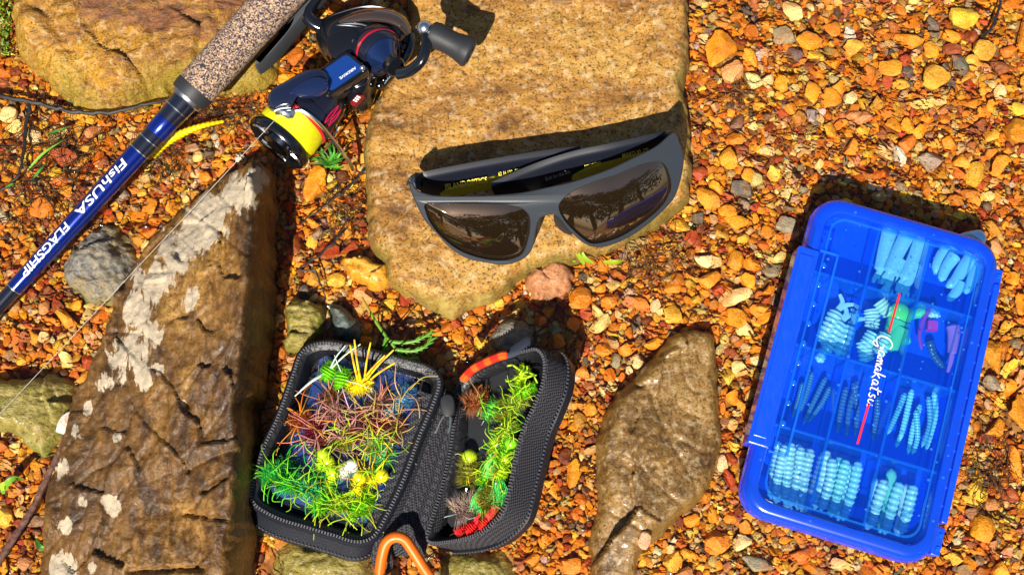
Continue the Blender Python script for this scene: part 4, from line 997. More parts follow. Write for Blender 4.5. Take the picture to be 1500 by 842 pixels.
for st_ in ([(1.5, 1.0), (.9, 1.25), (.2, .6), (.1, -.4), (.7, -.9), (1.5, -.5), (1.7, .1), (1.1, .15)], [(1.6, .1), (1.5, -.9), (1.1, -1.3), (.9, -1.0)],
            [(2.7, .35), (2.2, .4), (2.0, -.1), (2.3, -.35), (2.65, .1), (2.75, .3), (2.7, -.3), (2.95, -.25)],
            [(3.0, .3), (3.05, -.35)], [(3.05, .0), (3.3, .4), (3.45, -.35)], [(3.45, .1), (3.7, .4), (3.85, -.35)],
            [(4.6, .35), (4.2, .4), (4.0, -.1), (4.25, -.35), (4.55, .1), (4.65, .3), (4.6, -.3), (4.85, -.25)],
            [(5.2, 1.2), (5.05, .2), (5.0, -.4)], [(5.6, .5), (5.1, .0), (5.4, -.2), (5.75, -.5)],
            [(6.5, .35), (6.1, .4), (5.95, -.1), (6.2, -.35), (6.45, .1), (6.55, .3), (6.5, -.3), (6.8, -.25)],
            [(7.3, 1.1), (7.1, .1), (7.1, -.35), (7.4, -.35)], [(6.8, .55), (7.2, .6), (7.8, .75)],
            [(8.3, .4), (7.95, .35), (8.0, .05), (8.25, -.1), (8.1, -.4), (7.7, -.3)],
            [(8.7, .35), (8.6, -.2), (8.9, -.35), (9.2, .0), (9.3, .35), (9.25, -.3), (9.6, -.3)]):
    flat_stroke(mb, st_, W)
mb.build('signature', white_m, lid, smooth=False)
for (x0, y0, x1, y1) in ((1318, 430, 1302, 487), (1273, 590, 1256, 650)):
    p0, p1 = P(x0, y0, ZT - .0004), P(x1, y1, ZT - .0004); t = (p1 - p0).normalized(); n_ = Vector((-t.y, t.x, 0)) * .00055
    MB().add([p0 - n_, p1 - n_, p1 + n_, p0 + n_], [(0, 1, 2, 3)]).build('red_stripe', print_red, lid, smooth=False)

# ------------------------------------------------------------------ soft lures in the box
def see_into(m, k):
    t = m.node_tree; b = t.nodes['Principled BSDF']; tr = t.nodes.new('ShaderNodeBsdfTransparent'); mx = t.nodes.new('ShaderNodeMixShader'); mx.inputs[0].default_value = 1 - k
    tr.inputs['Color'].default_value = (.85, .95, 1, 1)
    t.links.new(tr.outputs[0], mx.inputs[1]); t.links.new(b.outputs[0], mx.inputs[2]); t.links.new(mx.outputs[0], t.nodes['Material Output'].inputs['Surface']); return m
lure_m = see_into(vcol('soft_plastic', .22, .5, coat=.5), .22)
glit = Mat('glitter_plastic', .25, .5, coat=.4)
gv = glit.node('TexVoronoi', i_Vector=glit.coords(), i_Scale=700.0)
gk = glit.ramp(gv.outputs['Distance'], [(.0, 1), (.18, 1), (.22, 0)])
glit.color(glit.mix(gk, glit.attr('Col').outputs['Color'], (.9, .95, 1.0))); glit = see_into(glit.m, .25)
def worm(name, label, pts, r, c, ribs=0, taper=.5, z=.0145, mat=None, group=None, n=40, flat=.85, tip=.35):
    """soft bait: ribbed, tapered body along a traced line"""
    C_ = crom([P(x, y, z + (q_[0] if q_ else 0)) for x, y, *q_ in pts], n)
    rad = []
    for i in range(n):
        t = i / (n - 1); k = (1 - taper * t) * min(1, (t * 9) ** .5 + .15) * (1 if t < .93 else max(tip, (1 - t) / .07))
        if ribs: k *= 1 + .11 * math.sin(t * ribs * 2 * math.pi)
        rad.append(max(r * k, .0002))
    m = MB().tube(C_, rad, c, n=10, flat=flat, ref=(0, 0, 1))
    return m
def lure(label, pts, r, c, group, ribs=0, taper=.5, z=.0145, mat=None, n=None, tail=None, extra=None, name='soft_lure'):
    n = n or (ribs * 6 if ribs else 24); n = min(max(n, 24), 120)
    m = worm(name, label, pts, r, c, ribs, taper, z, mat, n=n)
    C_ = P(*pts[0][:2], z)
    th_ = thing(name, label, 'lure', (C_.x, C_.y, z - r), group)
    m.build('body', mat or lure_m, th_)
    if tail:
        for tl in tail:
            q_ = crom([P(x, y, z) for x, y in tl], 14)
            MB().tube(q_, [r * .45 * (1 - .5 * t) for t in np.linspace(0, 1, 14)], c, n=7, flat=.6, ref=(0, 0, 1)).build('tail', mat or lure_m, th_)
    if extra: extra(th_)
    return th_
WHT, CYAN, TEAL, NAVY = (.80, .85, .82), (.45, .75, .85), (.30, .80, .60), (.05, .10, .22)
g1 = 'glittery soft tubes in the top middle compartment'
for pts, r in (([(1305, 330), (1296, 365), (1288, 400)], .0043), ([(1333, 335), (1316, 368), (1300, 402)], .0043), ([(1352, 345), (1338, 380), (1322, 412)], .0042), ([(1322, 378), (1310, 400), (1298, 420)], .0036), ([(1345, 385), (1334, 405), (1322, 422)], .0034), ([(1306, 322), (1300, 350), (1294, 385)], .003)):
    x, y = pts[-1]
    lure('pale glittery tube lure in the top middle compartment', pts, r, (.40, .68, .80), g1, 0, .25, .0150 + random.uniform(-.002, .004), glit, tail=[[(x, y), (x - 6, y + 6), (x - 9, y + 14)], [(x, y), (x + 2, y + 8), (x, y + 15)], [(x, y), (x + 7, y + 6), (x + 8, y + 13)]])
g2 = 'curved shad lures in the top right compartment'
for pts, r, c in (([(1445, 348), (1412, 352), (1386, 366), (1374, 385), (1370, 402)], .0046, (.42, .70, .85)), ([(1428, 372), (1412, 392), (1398, 412), (1386, 420)], .0044, (.38, .66, .85)), ([(1400, 372), (1386, 392), (1378, 412)], .0038, (.40, .72, .88)), ([(1436, 385), (1426, 405), (1414, 430)], .0040, (.30, .62, .85)), ([(1410, 412), (1400, 428), (1388, 440)], .0034, (.34, .66, .85))):
    lure('smooth curved pale blue shad in the top right compartment', pts, r, c, g2, 0, .45, .0155 + random.uniform(-.002, .003))
g3 = 'fork tailed grubs in the upper left compartment'
for pts, r, c, rb in (([(1226, 455), (1214, 478), (1200, 500)], .0040, (.70, .84, .80), 7), ([(1232, 470), (1220, 490), (1206, 520)], .0042, (.62, .80, .82), 7), ([(1244, 476), (1236, 498), (1226, 520)], .0038, (.50, .74, .82), 6), ([(1216, 505), (1206, 518), (1198, 530)], .003, (.6, .8, .82), 5)):
    x, y = pts[0]
    lure('pale ribbed fork-tailed grub in the upper left compartment', pts, r, c, g3, rb, .2, .0145 + random.uniform(0, .004), tail=[[(x, y), (x + 8, y - 12), (x + 4, y - 24)], [(x, y), (x + 12, y - 8), (x + 26, y - 9)]])
g4 = 'green and white grubs in the upper middle compartment'
for pts, r, c, rb in (([(1287, 440), (1296, 452), (1304, 462)], .0040, (.85, .90, .60), 5), ([(1276, 452), (1278, 468), (1276, 482)], .0042, (.82, .88, .80), 6), ([(1300, 490), (1292, 505), (1284, 518)], .0046, (.60, .85, .72), 6), ([(1266, 500), (1268, 516), (1270, 530)], .0044, (.72, .88, .84), 5), ([(1320, 478), (1312, 495), (1304, 512)], .0044, (.18, .78, .25), 0), ([(1280, 488), (1272, 500), (1262, 512)], .0040, (.62, .85, .80), 5)):
    lure('fat pale green grub in the upper middle compartment', pts, r, c, g4, rb, .2, .0150 + random.uniform(0, .004))
t_ = thing('soft_frog', 'bright green round-headed soft bait with legs beneath the red stripe', 'lure', P(1316, 460, .010))
MB().ball(P(1317, 459, .018), .0058, (.22, .90, .10), n=18, sq=(1, 1, .7)).build('head', lure_m, t_)
MB().tube(px_curve([(1314, 470, .017), (1306, 490, .016), (1298, 512, .015)], 16), [.0052 - .002 * t for t in np.linspace(0, 1, 16)], (.14, .72, .22), n=12).build('body', lure_m, t_)
for e in ([(1322, 464), (1336, 462), (1348, 458), (1356, 462)], [(1318, 478), (1326, 490), (1324, 505)]):
    MB().tube(px_curve([(x, y, .017) for x, y in e], 14), [.003, .003, .0028, .0026, .0024, .0022, .0022, .0024, .0028, .003, .0032, .003, .0024, .0012], (.16, .78, .25), n=9).build('leg', lure_m, t_)
g5 = 'odd lures in the upper right compartment'
t_ = lure('thin purple curled worm beside the pink cube', [(1362, 452), (1352, 470), (1347, 490), (1350, 512)], .0013, (.55, .05, .45), g5, 0, .3, .019)
q_ = P(1364, 478, .019); rx_ = MB()
rx_.loft([[q_ + Vector((a * .0028, b * .0026, z)) for a, b in ((-1, -.7), (.8, -1), (1, .8), (-.7, 1))] for z in (-.0025, .0025)])
o = rx_.build('pink_bead', plain('hot_pink', (.85, .03, .35), .4)); tag(o, 'small hot pink cube bead in the upper right compartment', 'bead')
lure('slim pink drop-shaped lure at the right wall', [(1395, 474), (1397, 490), (1394, 520)], .0036, (.62, .18, .55), g5, 0, .35, .017, tail=[[(1394, 520), (1392, 532), (1388, 545)]])
lure('pale ribbed tail tip beside the pink cube', [(1374, 456), (1366, 460), (1358, 464)], .0030, (.78, .88, .82), g5, 4, .2, .017)
lure('dark blue long worm in the upper right compartment', [(1362, 498), (1368, 520), (1384, 540)], .0024, NAVY, g5, 8, .3, .013)
g6 = 'dark thin worms in the lower left compartment'
for pts in ([(1210, 552), (1196, 580), (1176, 622)], [(1216, 566), (1204, 590), (1184, 618)], [(1190, 545), (1182, 575), (1170, 606)], [(1176, 560), (1168, 590), (1160, 612)]):
    lure('thin dark blue ribbed worm in the lower left compartment', pts, .0014, (.10, .22, .36), g6, 16, .3, .0135)
g7 = 'dark thin worms in the lower middle compartment'
for pts in ([(1256, 558), (1244, 600), (1240, 640)], [(1250, 560), (1256, 600), (1252, 640)], [(1286, 580), (1284, 610), (1278, 645)], [(1240, 566), (1232, 600), (1226, 635)]):
    lure('dark navy straight worm in the lower middle compartment', pts, .0016, (.08, .16, .34), g7, 14, .25, .0135)
g8 = 'turquoise thin worms in the lower right compartment'
for pts, c in (([(1336, 570), (1328, 605), (1318, 645)], (.45, .85, .85)), ([(1348, 592), (1338, 625), (1330, 665)], (.42, .80, .80)), ([(1326, 575), (1314, 605), (1300, 636)], (.20, .52, .62)), ([(1342, 600), (1344, 640), (1336, 665)], (.30, .68, .75)), ([(1368, 572), (1370, 610), (1356, 660)], (.38, .75, .82)), ([(1360, 580), (1362, 620), (1350, 655)], (.18, .45, .6)), ([(1330, 600), (1322, 630), (1312, 655)], (.25, .6, .7))):
    lure('slim turquoise ribbed worm in the lower right compartment', pts, .0016, c, g8, 16, .3, .0140 + random.uniform(0, .003))
g9 = 'white ribbed grubs in the bottom left compartment'
for k in range(8):
    x0 = 1140 + k * 6.7; j_ = random.uniform; pts = [(x0 + 2 + j_(-3, 3), 645 + k * 1.8 + j_(-5, 5)), (x0 - 6 + j_(-3, 3), 690 + k * 2), (x0 - 14 + j_(-4, 4), 732 + k * 3 + j_(-4, 5))]
    lure('white ribbed grub in the bottom left compartment', pts, .0025, jit((.80, .86, .78), .10), g9, 13, .15, .0145 + .003 * (k % 2))
g10 = 'white and green grubs in the bottom middle compartment'
for k, (dx, c) in enumerate(((0, WHT), (9, (.70, .86, .80)), (18, TEAL), (27, (.55, .85, .70)), (37, (.45, .72, .80)), (45, (.5, .8, .85)))):
    j_ = random.uniform; dx = dx * .94 + 3; pts = [(1212 + dx + j_(-4, 4), 664 + k * 3 + j_(-5, 5)), (1204 + dx + j_(-2, 2), 700 + k * 3), (1194 + dx + j_(-5, 5), 747 + k * 3 + j_(-4, 4))]
    lure('pale green ribbed grub in the bottom middle compartment', pts, .0027, c, g10, 11, .15, .0145 + .003 * (k % 2))
g11 = 'white grubs in the bottom right compartment'
for k, (dx, c) in enumerate(((0, WHT), (10, (.75, .88, .82)), (22, (.30, .75, .50)), (32, (.6, .85, .8)), (44, WHT), (52, (.6, .82, .85)))):
    pts = [(1284 + dx + (k % 2) * 3, 700 + k * 2 - (k == 2) * 18), (1278 + dx + random.uniform(-3, 3), 730 + k * 2), (1266 + dx + random.uniform(-5, 5), 774 + k * 2 + random.uniform(-5, 4))]
    lure('thick pale grub in the bottom right compartment', pts, .0028, c, g11, 9 if k % 2 else 0, .12, .0145 + .003 * (k % 2))

# ------------------------------------------------------------------ fly case
M = Mat('case_weave', .8, .3)
v = M.coords((1, 1, 1), (.62, .48, .5)); ck = M.node('TexChecker', i_Vector=v, i_Scale=1000.0)
M.color(M.mix(ck.outputs['Fac'], (.006, .006, .009), (.055, .055, .066))); M.bump(ck.outputs['Fac'], .7, .0005); weave = M.m
leather = plain('case_shell', (.007, .009, .016), .36, .45, bump=(1400, .35, .0004))
lining = plain('case_lining', (.008, .008, .010), .42, .45, bump=(420, .5, .0012))
case = thing('fly_case', 'open black zippered fly case with two halves full of colourful flies', 'fly case', P(595, 680, .004))
rimL = [(453, 508), (476, 503), (508, 507), (553, 519), (594, 530), (628, 541), (643, 558), (637, 585), (614, 640), (592, 700), (566, 755), (546, 786), (521, 793), (490, 784), (453, 773), (408, 759), (376, 741), (367, 723), (372, 705), (385, 660), (408, 610), (431, 546), (440, 520)]
zL = .0245
LL = crom(PL(rimL, zL), 96, True)
def zset(l, z): return [Vector((p.x, p.y, z)) for p in l]
mb = MB()
dn = Vector((-.0030, -.0075, 0))       # the shell's foot reaches further towards the viewer
def sh(l, z, d, k): return [p + dn * k for p in zset(loop_offset(l, d), z)]
mb.loft([sh(LL, .004, -.006, 1), sh(LL, .006, .0005, 1), sh(LL, .010, .0022, .95), sh(LL, .0135, .0022, .85), sh(LL, .0145, .0012, .8), zset(loop_offset(LL, .0026), zL - .006), zset(loop_offset(LL, .0022), zL - .001), zset(loop_offset(LL, .0012), zL)], cap1=False)
shellL = mb.build('left_shell', leather, case)
mb = MB().loft([zset(loop_offset(LL, .0012), zL), zset(loop_offset(LL, -.0010), zL - .0002), zset(loop_offset(LL, -.0030), zL - .0015), zset(loop_offset(LL, -.0044), zL - .006), zset(loop_offset(LL, -.0054), .011)], cap0=False)
mb.build('left_lining', lining, case)
# zip teeth: joined, far too small to pick apart
def teeth(loop, w, name, par, sub=1.5e-3, up_=None):
    n = int(sum((loop[i] - loop[i - 1]).length for i in range(len(loop))) / sub); C_ = crom(loop, n, True); m = MB()
    for i, p in enumerate(C_):
        t = (C_[(i + 1) % n] - C_[i - 1]).normalized(); z = up_ or Vector((0, 0, 1)); s_ = t.cross(z).normalized()
        a, b, h = t * .00036, s_ * w, z * .0005
        vs = [p + a * x + b * y + h * q for q in (-1, 1) for x, y in ((-1, -1), (1, -1), (1, 1), (-1, 1))]
        m.add(vs, [(0, 1, 2, 3), (4, 5, 6, 7), (0, 1, 5, 4), (1, 2, 6, 5), (2, 3, 7, 6), (3, 0, 4, 7)])
    o_ = m.build(name, plain('zip_metal', (.16, .16, .18), .35, metal=.4) if not bpy.data.materials.get('zip_metal') else bpy.data.materials['zip_metal'], par, smooth=False)
    o_.o['kind'] = 'stuff'; return o_
teeth([p + Vector((0, 0, .0005)) for p in LL], .0007, 'zip_teeth', case)
st_ = teeth(sh(LL, .0150, .0018, .82), .00025, 'stitching', case, sub=1.9e-3)
# right half, tipped up on its spine
def frac(px, py): return (px - (668 - .2 * (py - 575))) / 130.0
def zr_(px, py): return .017 + .037 * frac(px, py)
rimR = [(668, 578), (676, 558), (696, 542), (732, 526), (773, 514), (788, 513), (798, 528), (796, 560), (782, 596), (766, 632), (754, 678), (747, 714), (738, 746), (720, 768), (696, 784), (660, 793), (628, 792), (634, 760), (648, 715), (660, 660), (667, 612)]
RL = crom([P(x, y, zr_(x, y)) for x, y in rimR], 96, True)
cR = sum(RL, Vector()) / 96
e1 = (P(782, 596, zr_(782, 596)) - P(664, 640, zr_(664, 640))); e2 = (P(690, 540, zr_(690, 540)) - P(640, 780, zr_(640, 780)))
NR = e1.cross(e2).normalized(); NR = NR if NR.z > 0 else -NR
def inset(l, d, dep):
    out = []
    for p in l:
        q = p - cR; q = q - NR * q.dot(NR); k = max(0, 1 + d / max(q.length, .004)); out.append(cR + q * k + NR * ((p - cR).dot(NR) - dep))
    return out
def floor_clip(l, z=.0035):
    return [Vector((p.x, p.y, max(p.z, z))) for p in l]
mb = MB().loft([floor_clip(inset(RL, -.004, .0235)), floor_clip(inset(RL, .002, .0220)), floor_clip(inset(RL, .0030, .0170)), floor_clip(inset(RL, .0012, .0160))], cap1=False)
mb.build('right_shell', leather, case)
MB().loft([floor_clip(inset(RL, .0012, .0160)), floor_clip(inset(RL, .0014, .006)), floor_clip(inset(RL, .0014, .0006)), floor_clip(inset(RL, .0006, 0))], cap0=False, cap1=False).build('right_side_panel', weave, case)
MB().loft([inset(RL, .0006, 0), inset(RL, -.0014, .0003), inset(RL, -.0030, .0016), inset(RL, -.0046, .006), inset(RL, -.0060, .012)], cap0=False).build('right_lining', lining, case)
teeth([p + NR * .0004 for p in RL], .0007, 'zip_teeth', case, up_=NR)
teeth(floor_clip(inset(RL, .0034, .0150)), .00025, 'stitching', case, sub=1.9e-3, up_=NR)
# woven spine between the halves
A = crom([P(645, 562, .0225), P(632, 602, .0225), P(612, 650, .0225), P(592, 702, .0225), P(568, 756, .0225), P(552, 798, .020), P(550, 812, .015)], 24)
B = crom([P(668, 578, .018), P(664, 612, .018), P(656, 660, .018), P(645, 715, .018), P(632, 762, .018), P(626, 796, .017), P(622, 816, .013)], 24)
vs = []; K = 9
for a, b in zip(A, B):
    for j in range(K):
        t = j / (K - 1); p = a.lerp(b, t); p.z -= .006 * math.sin(math.pi * t) - .0009 * math.sin(t * 3 * math.pi * 2); vs.append(p)
n_ = len(vs); vs += [p - Vector((0, 0, .0016)) for p in vs]
fs = []
for i in range(23):
    for j in range(K - 1):
        q = (i * K + j, i * K + j + 1, (i + 1) * K + j + 1, (i + 1) * K + j); fs += [q, tuple(x + n_ for x in q[::-1])]
for i in range(23):
    for j in (0, K - 1): fs.append((i * K + j, (i + 1) * K + j, (i + 1) * K + j + n_, i * K + j + n_))
for j in range(K - 1):
    for i in (0, 23): fs.append((i * K + j, i * K + j + 1, i * K + j + 1 + n_, i * K + j + n_))
MB().add(vs, fs).build('spine', weave, case)
def panel_strip(tops, bots, name, mat, th=.0012):
    A, B = crom(tops, 20), crom(bots, 20); m = MB(); d = Vector((0, 0, -th))
    m.loft([[a, b, b + d, a + d] for a, b in zip(A, B)]); m.build(name, mat, case)
panel_strip([P(612, 572, .0225), P(596, 630, .0225), P(574, 690, .0225), P(548, 748, .0225), P(530, 782, .0225)], [P(634, 578, .0235), P(612, 638, .0235), P(590, 698, .0235), P(564, 754, .0235), P(546, 784, .0235)], 'weave_strip', weave)
panel_strip([P(673, 596, .020), P(668, 640, .020), P(656, 700, .020), P(642, 750, .020), P(634, 780, .020)], [P(684, 600, .016), P(682, 640, .0165), P(668, 700, .0165), P(652, 750, .0165), P(644, 778, .016)], 'weave_strip', weave)
# zip slider and pull
sl = P(655, 598, .030)
o = MB().slab(crom(PL([(646, 584), (656, 578), (665, 584), (666, 604), (656, 612), (647, 604)], .028), 30, True), .020, .031, .001).build('zip_slider', rubber, case)
MB().tube(px_curve([(652, 606, .029), (645, 616, .027), (640, 628, .025), (638, 634, .024)], 10), .0007, n=6).build('zip_pull', chrome, o)
MB().tube(px_curve([(660, 608, .029), (660, 622, .027), (657, 634, .025)], 10), .0006, n=6).build('zip_pull', chrome, o)
# red cord tab at the top of the right half
cd_ = px_curve([(678, 556, .036), (692, 541, .040), (712, 530, .044), (734, 521, .047), (742, 520, .047)], 26)
MB().tube(cd_, .0021, lambda t: (.6, .02, .01) if int(t * 7) % 2 else (.75, .10, .01), n=8).build('red_cord', vcol('cord', .8, .2), case)
MB().slab(crom(PL([(735, 520), (770, 494), (778, 500), (772, 514), (745, 526)], .040), 30, True), .036, .0415, .0008).build('pull_tab', plain('tab_blue', (.01, .014, .03), .6), case)
# clip loop under the carabiner
MB().tube(px_curve([(556, 788, .020), (566, 806, .018), (572, 824, .012), (566, 838, .010), (552, 832, .010), (548, 812, .015), (556, 788, .020)], 24), .0016, n=8, flat=.5).build('webbing_loop', weave, case)
# blue foam insert in the left half
ins = [(478, 520), (512, 523), (552, 535), (604, 552), (612, 568), (602, 610), (578, 680), (550, 750), (536, 772), (508, 770), (456, 754), (406, 736), (396, 720), (404, 694), (432, 630), (458, 556), (466, 528)]
IL = crom(PL(ins, .0150), 60, True)
MB().slab(IL, .0108, .0150, .0008).build('fly_insert', plain('insert_blue', (.020, .045, .16), .08, .6, coat=.8), case)
insr = [(690, 572), (720, 552), (762, 534), (776, 545), (768, 590), (744, 632), (730, 690), (722, 738), (704, 758), (668, 772), (656, 764), (664, 722), (678, 660), (684, 610)]
IR = crom([P(x, y, zr_(x, y) - .009) for x, y in insr], 50, True)
MB().loft([[p - NR * .003 for p in IR], IR, [cR + (p - cR) * .985 + NR * .0006 for p in IR]]).build('fly_insert', plain('insert_grey', (.02, .022, .026), .6), case)

# ------------------------------------------------------------------ flies
fly_m = vcol('fly_fibre', .6, .3); bead_m = vcol('fly_bead', .2, .6, coat=.6)
hook_m = plain('hook_steel', (.35, .33, .30), .25, metal=1.0)
LIME, CHART, GRN, DGR, OLV, YEL, ORA, BRN, MAR, TAN, PNK, WHI, BLU, RED = (.22, .66, .015), (.50, .72, .015), (.03, .50, .06), (.02, .30, .06), (.30, .30, .03), (.88, .72, .01), (.85, .30, .01), (.24, .09, .03), (.30, .02, .06), (.58, .36, .12), (.62, .28, .24), (.75, .75, .72), (.10, .32, .55), (.70, .02, .02)
def fly(label, px, py, z, ang, length, body, legs, tail=None, bead=None, nleg=6, leglen=.016, hack=160, hl=.003, fat=.0026, group='flies in the case', legup=.6, barred=None, legw=.00027, legdirs=None):
    """one tied fly: dubbed body, hackle fibres, rubber legs, tail, hook"""
    c0 = P(px, py, z); d = Vector((math.cos(R(ang)), math.sin(R(ang)), 0)); s_ = Vector((-d.y, d.x, 0)); u_ = Vector((0, 0, 1))
    t_ = thing('fishing_fly', label, 'fishing fly', c0 - u_ * fat, group)
    n = 14; L_ = [c0 + d * (length * (i / (n - 1) - .5)) for i in range(n)]
    rad = [fat * max(.2, math.sin(math.pi * (.1 + .85 * i / (n - 1)))) * (1 + .22 * (-1) ** i) for i in range(n)]
    MB().tube(L_, rad, lambda t: jit(body, .12), n=8).build('body', fly_m, t_)
    m = MB()
    for _ in range(int(hack * 1.7)):
        t = random.uniform(-.5, .5); a = random.uniform(-.3, math.pi + .3); r_ = fat * math.sin(math.pi * (.55 + t * .8)) * .8
        o_ = s_ * math.cos(a) + u_ * math.sin(a) + d * random.uniform(-.6, .6)
        p = c0 + d * length * t + o_ * r_ * .6; q = p + o_ * hl * random.uniform(.6, 1.25)
        w = d.cross(o_).normalized() * .00014; cc = jit(tuple(x * random.uniform(.5, 1.1) for x in body), .3)
        m.add([p - w, p + w, q, p + d * .0004], [(0, 1, 2), (1, 3, 2), (3, 0, 2)], cc)
    m.build('hackle', fly_m, t_, smooth=False)
    for k in range(nleg):
        if legdirs:
            ex, ey, ez = legdirs[k % len(legdirs)]; e = P(ex, ey, ez)
            b0 = c0 + d * length * random.uniform(-.2, .2); md = b0.lerp(e, .5) + u_ * .004
        else:
            a = R(ang) + (k + .5) / nleg * 2 * math.pi + random.uniform(-.3, .3); b0 = c0 + d * length * random.uniform(-.35, .35)
            dr = Vector((math.cos(a), math.sin(a), legup * random.uniform(.5, 1.2))); e = b0 + dr.normalized() * leglen * random.uniform(.7, 1.25); md = b0.lerp(e, .55) + u_ * leglen * .22; e = e - u_ * leglen * .12; md = md + Vector((random.uniform(-1, 1), random.uniform(-1, 1), 0)) * leglen * .16
        f = (lambda t: legs if int(t * 9) % 3 else barred) if barred else jit(tuple(x * random.uniform(.55, 1.05) for x in legs), .2)
        if legdirs: C_ = [b0, md, e]
        else:
            q1 = b0.lerp(md, .9); q2_ = md.lerp(e, .6) + Vector((random.gauss(0, 1), random.gauss(0, 1), random.gauss(0, .5))) * leglen * .05
            e2_ = e + Vector((random.gauss(0, 1), random.gauss(0, 1), -.6)) * leglen * .06; C_ = [b0, q1, q2_, e2_]
        MB().tube(crom(C_, 14), [legw * (1.1 - .4 * i / 13) for i in range(14)], f, n=5).build('leg', fly_m, t_)
    if tail:
        m = MB(); tc, tl, ta = tail; td = Vector((math.cos(R(ta)), math.sin(R(ta)), .12)); ts = Vector((-td.y, td.x, 0)); e0 = c0 - d * 0 + td * length * .3
        for _ in range(130):
            dr = (td + ts * random.gauss(0, .17) + u_ * random.gauss(.05, .12)).normalized(); p = e0 + ts * random.uniform(-1, 1) * fat * .5; q = p + dr * tl * random.uniform(.6, 1.1); md = p.lerp(q, .5) + Vector((random.gauss(0, 1), random.gauss(0, 1), random.gauss(.5, 1))) * tl * .05
            w = dr.cross(u_).normalized() * .0002; cc = jit(tc, .25)
            m.add([p - w, p + w, md + w, md - w, q], [(0, 1, 2, 3), (3, 2, 4)], cc)
        m.build('tail', fly_m, t_, smooth=False)
    if bead:
        MB().ball(c0 + d * length * .5, .0026 if len(bead) < 4 else bead[3], bead[:3], n=14).build('bead', bead_m, t_)
    hk = crom([c0 + d * length * .55, c0 - u_ * fat * .4, c0 - d * length * .7 - u_ * fat * .3, c0 - d * length * .85 + u_ * .001, c0 - d * length * .6 + u_ * .0028], 16)
    MB().tube(hk, .00028, n=5).build('hook', hook_m, t_)
    return t_
ZL = .0180; GL = 'flies in the left half of the case'; GR = 'flies in the right half of the case'
fly('lime chenille fly with white rubber legs at the left case top', 481, 545, ZL + .004, 60, .009, LIME, WHI, nleg=4, group=GL, legdirs=[(528, 504, .034), (506, 506, .034), (440, 572, .024), (432, 580, .022)], fat=.0034, hack=220, legw=.00045)
fly('plump lime chenille fly beside the yellow-legged one', 501, 555, ZL + .004, 80, .010, LIME, WHI, nleg=3, group=GL, legdirs=[(545, 570, .024), (512, 600, .022), (490, 520, .03)], fat=.0036, hack=220)
fly('golden fly with a fan of barred orange rubber legs', 527, 566, ZL + .004, 10, .012, YEL, YEL, nleg=7, group=GL, barred=ORA, legdirs=[(519, 497, .046), (513, 505, .044), (543, 501, .046), (577, 512, .044), (579, 531, .040), (564, 520, .044), (548, 560, .03)], fat=.0034, hack=260, hl=.004, legw=.00055)
for k, (x, y, a, b, lg, lb) in enumerate(((440, 616, 20, (.45, .10, .03), ORA, 'rusty red rubber-legged fly at the left case wall'), (462, 632, 70, MAR, PNK, 'maroon fly with pink legs low in the left half'), (490, 606, -15, (.42, .20, .16), PNK, 'dusty pink fly in the middle of the left half'), (486, 582, 40, BRN, (.45, .2, .12), 'brown fly with tan legs under the lime flies'), (530, 612, 30, BRN, TAN, 'brown fly with long tan legs in the left half'), (514, 634, -20, MAR, PNK, 'wine-red fly with pale pink legs'), (552, 622, 10, (.40, .04, .10), TAN, 'crimson fly with tan legs near the case spine'), (580, 630, 80, (.25, .12, .05), TAN, 'tan-legged brown fly against the woven strip'), (556, 590, 50, (.35, .18, .12), PNK, 'rose brown fly above the crimson one'), (476, 650, 10, (.22, .05, .04), (.5, .25, .2), 'dark russet fly in the left half'))):
    fly(lb, x, y, ZL, a, .011, b, lg, nleg=15, leglen=.016, group=GL, legup=.3, fat=.0026, hack=260, hl=.0045)
fly('blue sparkle fly by the upper right of the left half', 592, 582, ZL, 60, .011, BLU, TAN, nleg=7, leglen=.017, group=GL, hl=.004, hack=220)
fly('pale blue fly near the case spine top', 574, 602, ZL, 20, .010, (.25, .42, .50), TAN, nleg=6, leglen=.018, group=GL)
for k, (x, y, a, b, lg, lb) in enumerate(((506, 642, 50, (.45, .42, .03), CHART, 'olive fly with yellow-green legs mid left half'), (562, 664, 70, (.20, .60, .20), LIME, 'soft green fly near the lower spine'), (548, 648, 30, (.3, .5, .1), YEL, 'green and gold fly near the lower spine'), (398, 692, 30, (.06, .55, .10), LIME, 'bright green leggy fly at the lower left corner'), (424, 708, 0, GRN, LIME, 'emerald fly second in the bottom green row'), (448, 716, -20, (.06, .48, .20), LIME, 'teal green fly third in the bottom green row'), (414, 690, 70, DGR, GRN, 'dark green fly above the bottom green row'), (472, 734, 60, LIME, CHART, 'lime leggy fly at the bottom left of the insert'), (500, 738, 10, (.35, .60, .03), CHART, 'grass green leggy fly at the bottom of the insert'), (534, 738, 70, LIME, CHART, 'lime fly with yellow legs by the bottom spine'), (462, 706, 20, (.10, .42, .12), GRN, 'mossy green fly above the bottom row'), (538, 700, 20, (.40, .65, .05), YEL, 'lime and yellow fly beside the yellow bead'))):
    fly(lb, x, y, ZL + (.004 if k in (3, 4, 5) else 0), a, .012, b, lg, nleg=14, leglen=.014, group=GL, legup=.5, fat=.0028, hack=330, hl=.0046)
fly('lime fly with a long soft tail at the insert bottom tip', 518, 748, ZL, 80, .010, LIME, CHART, nleg=5, group=GL, tail=(LIME, .007, 95), fat=.003)
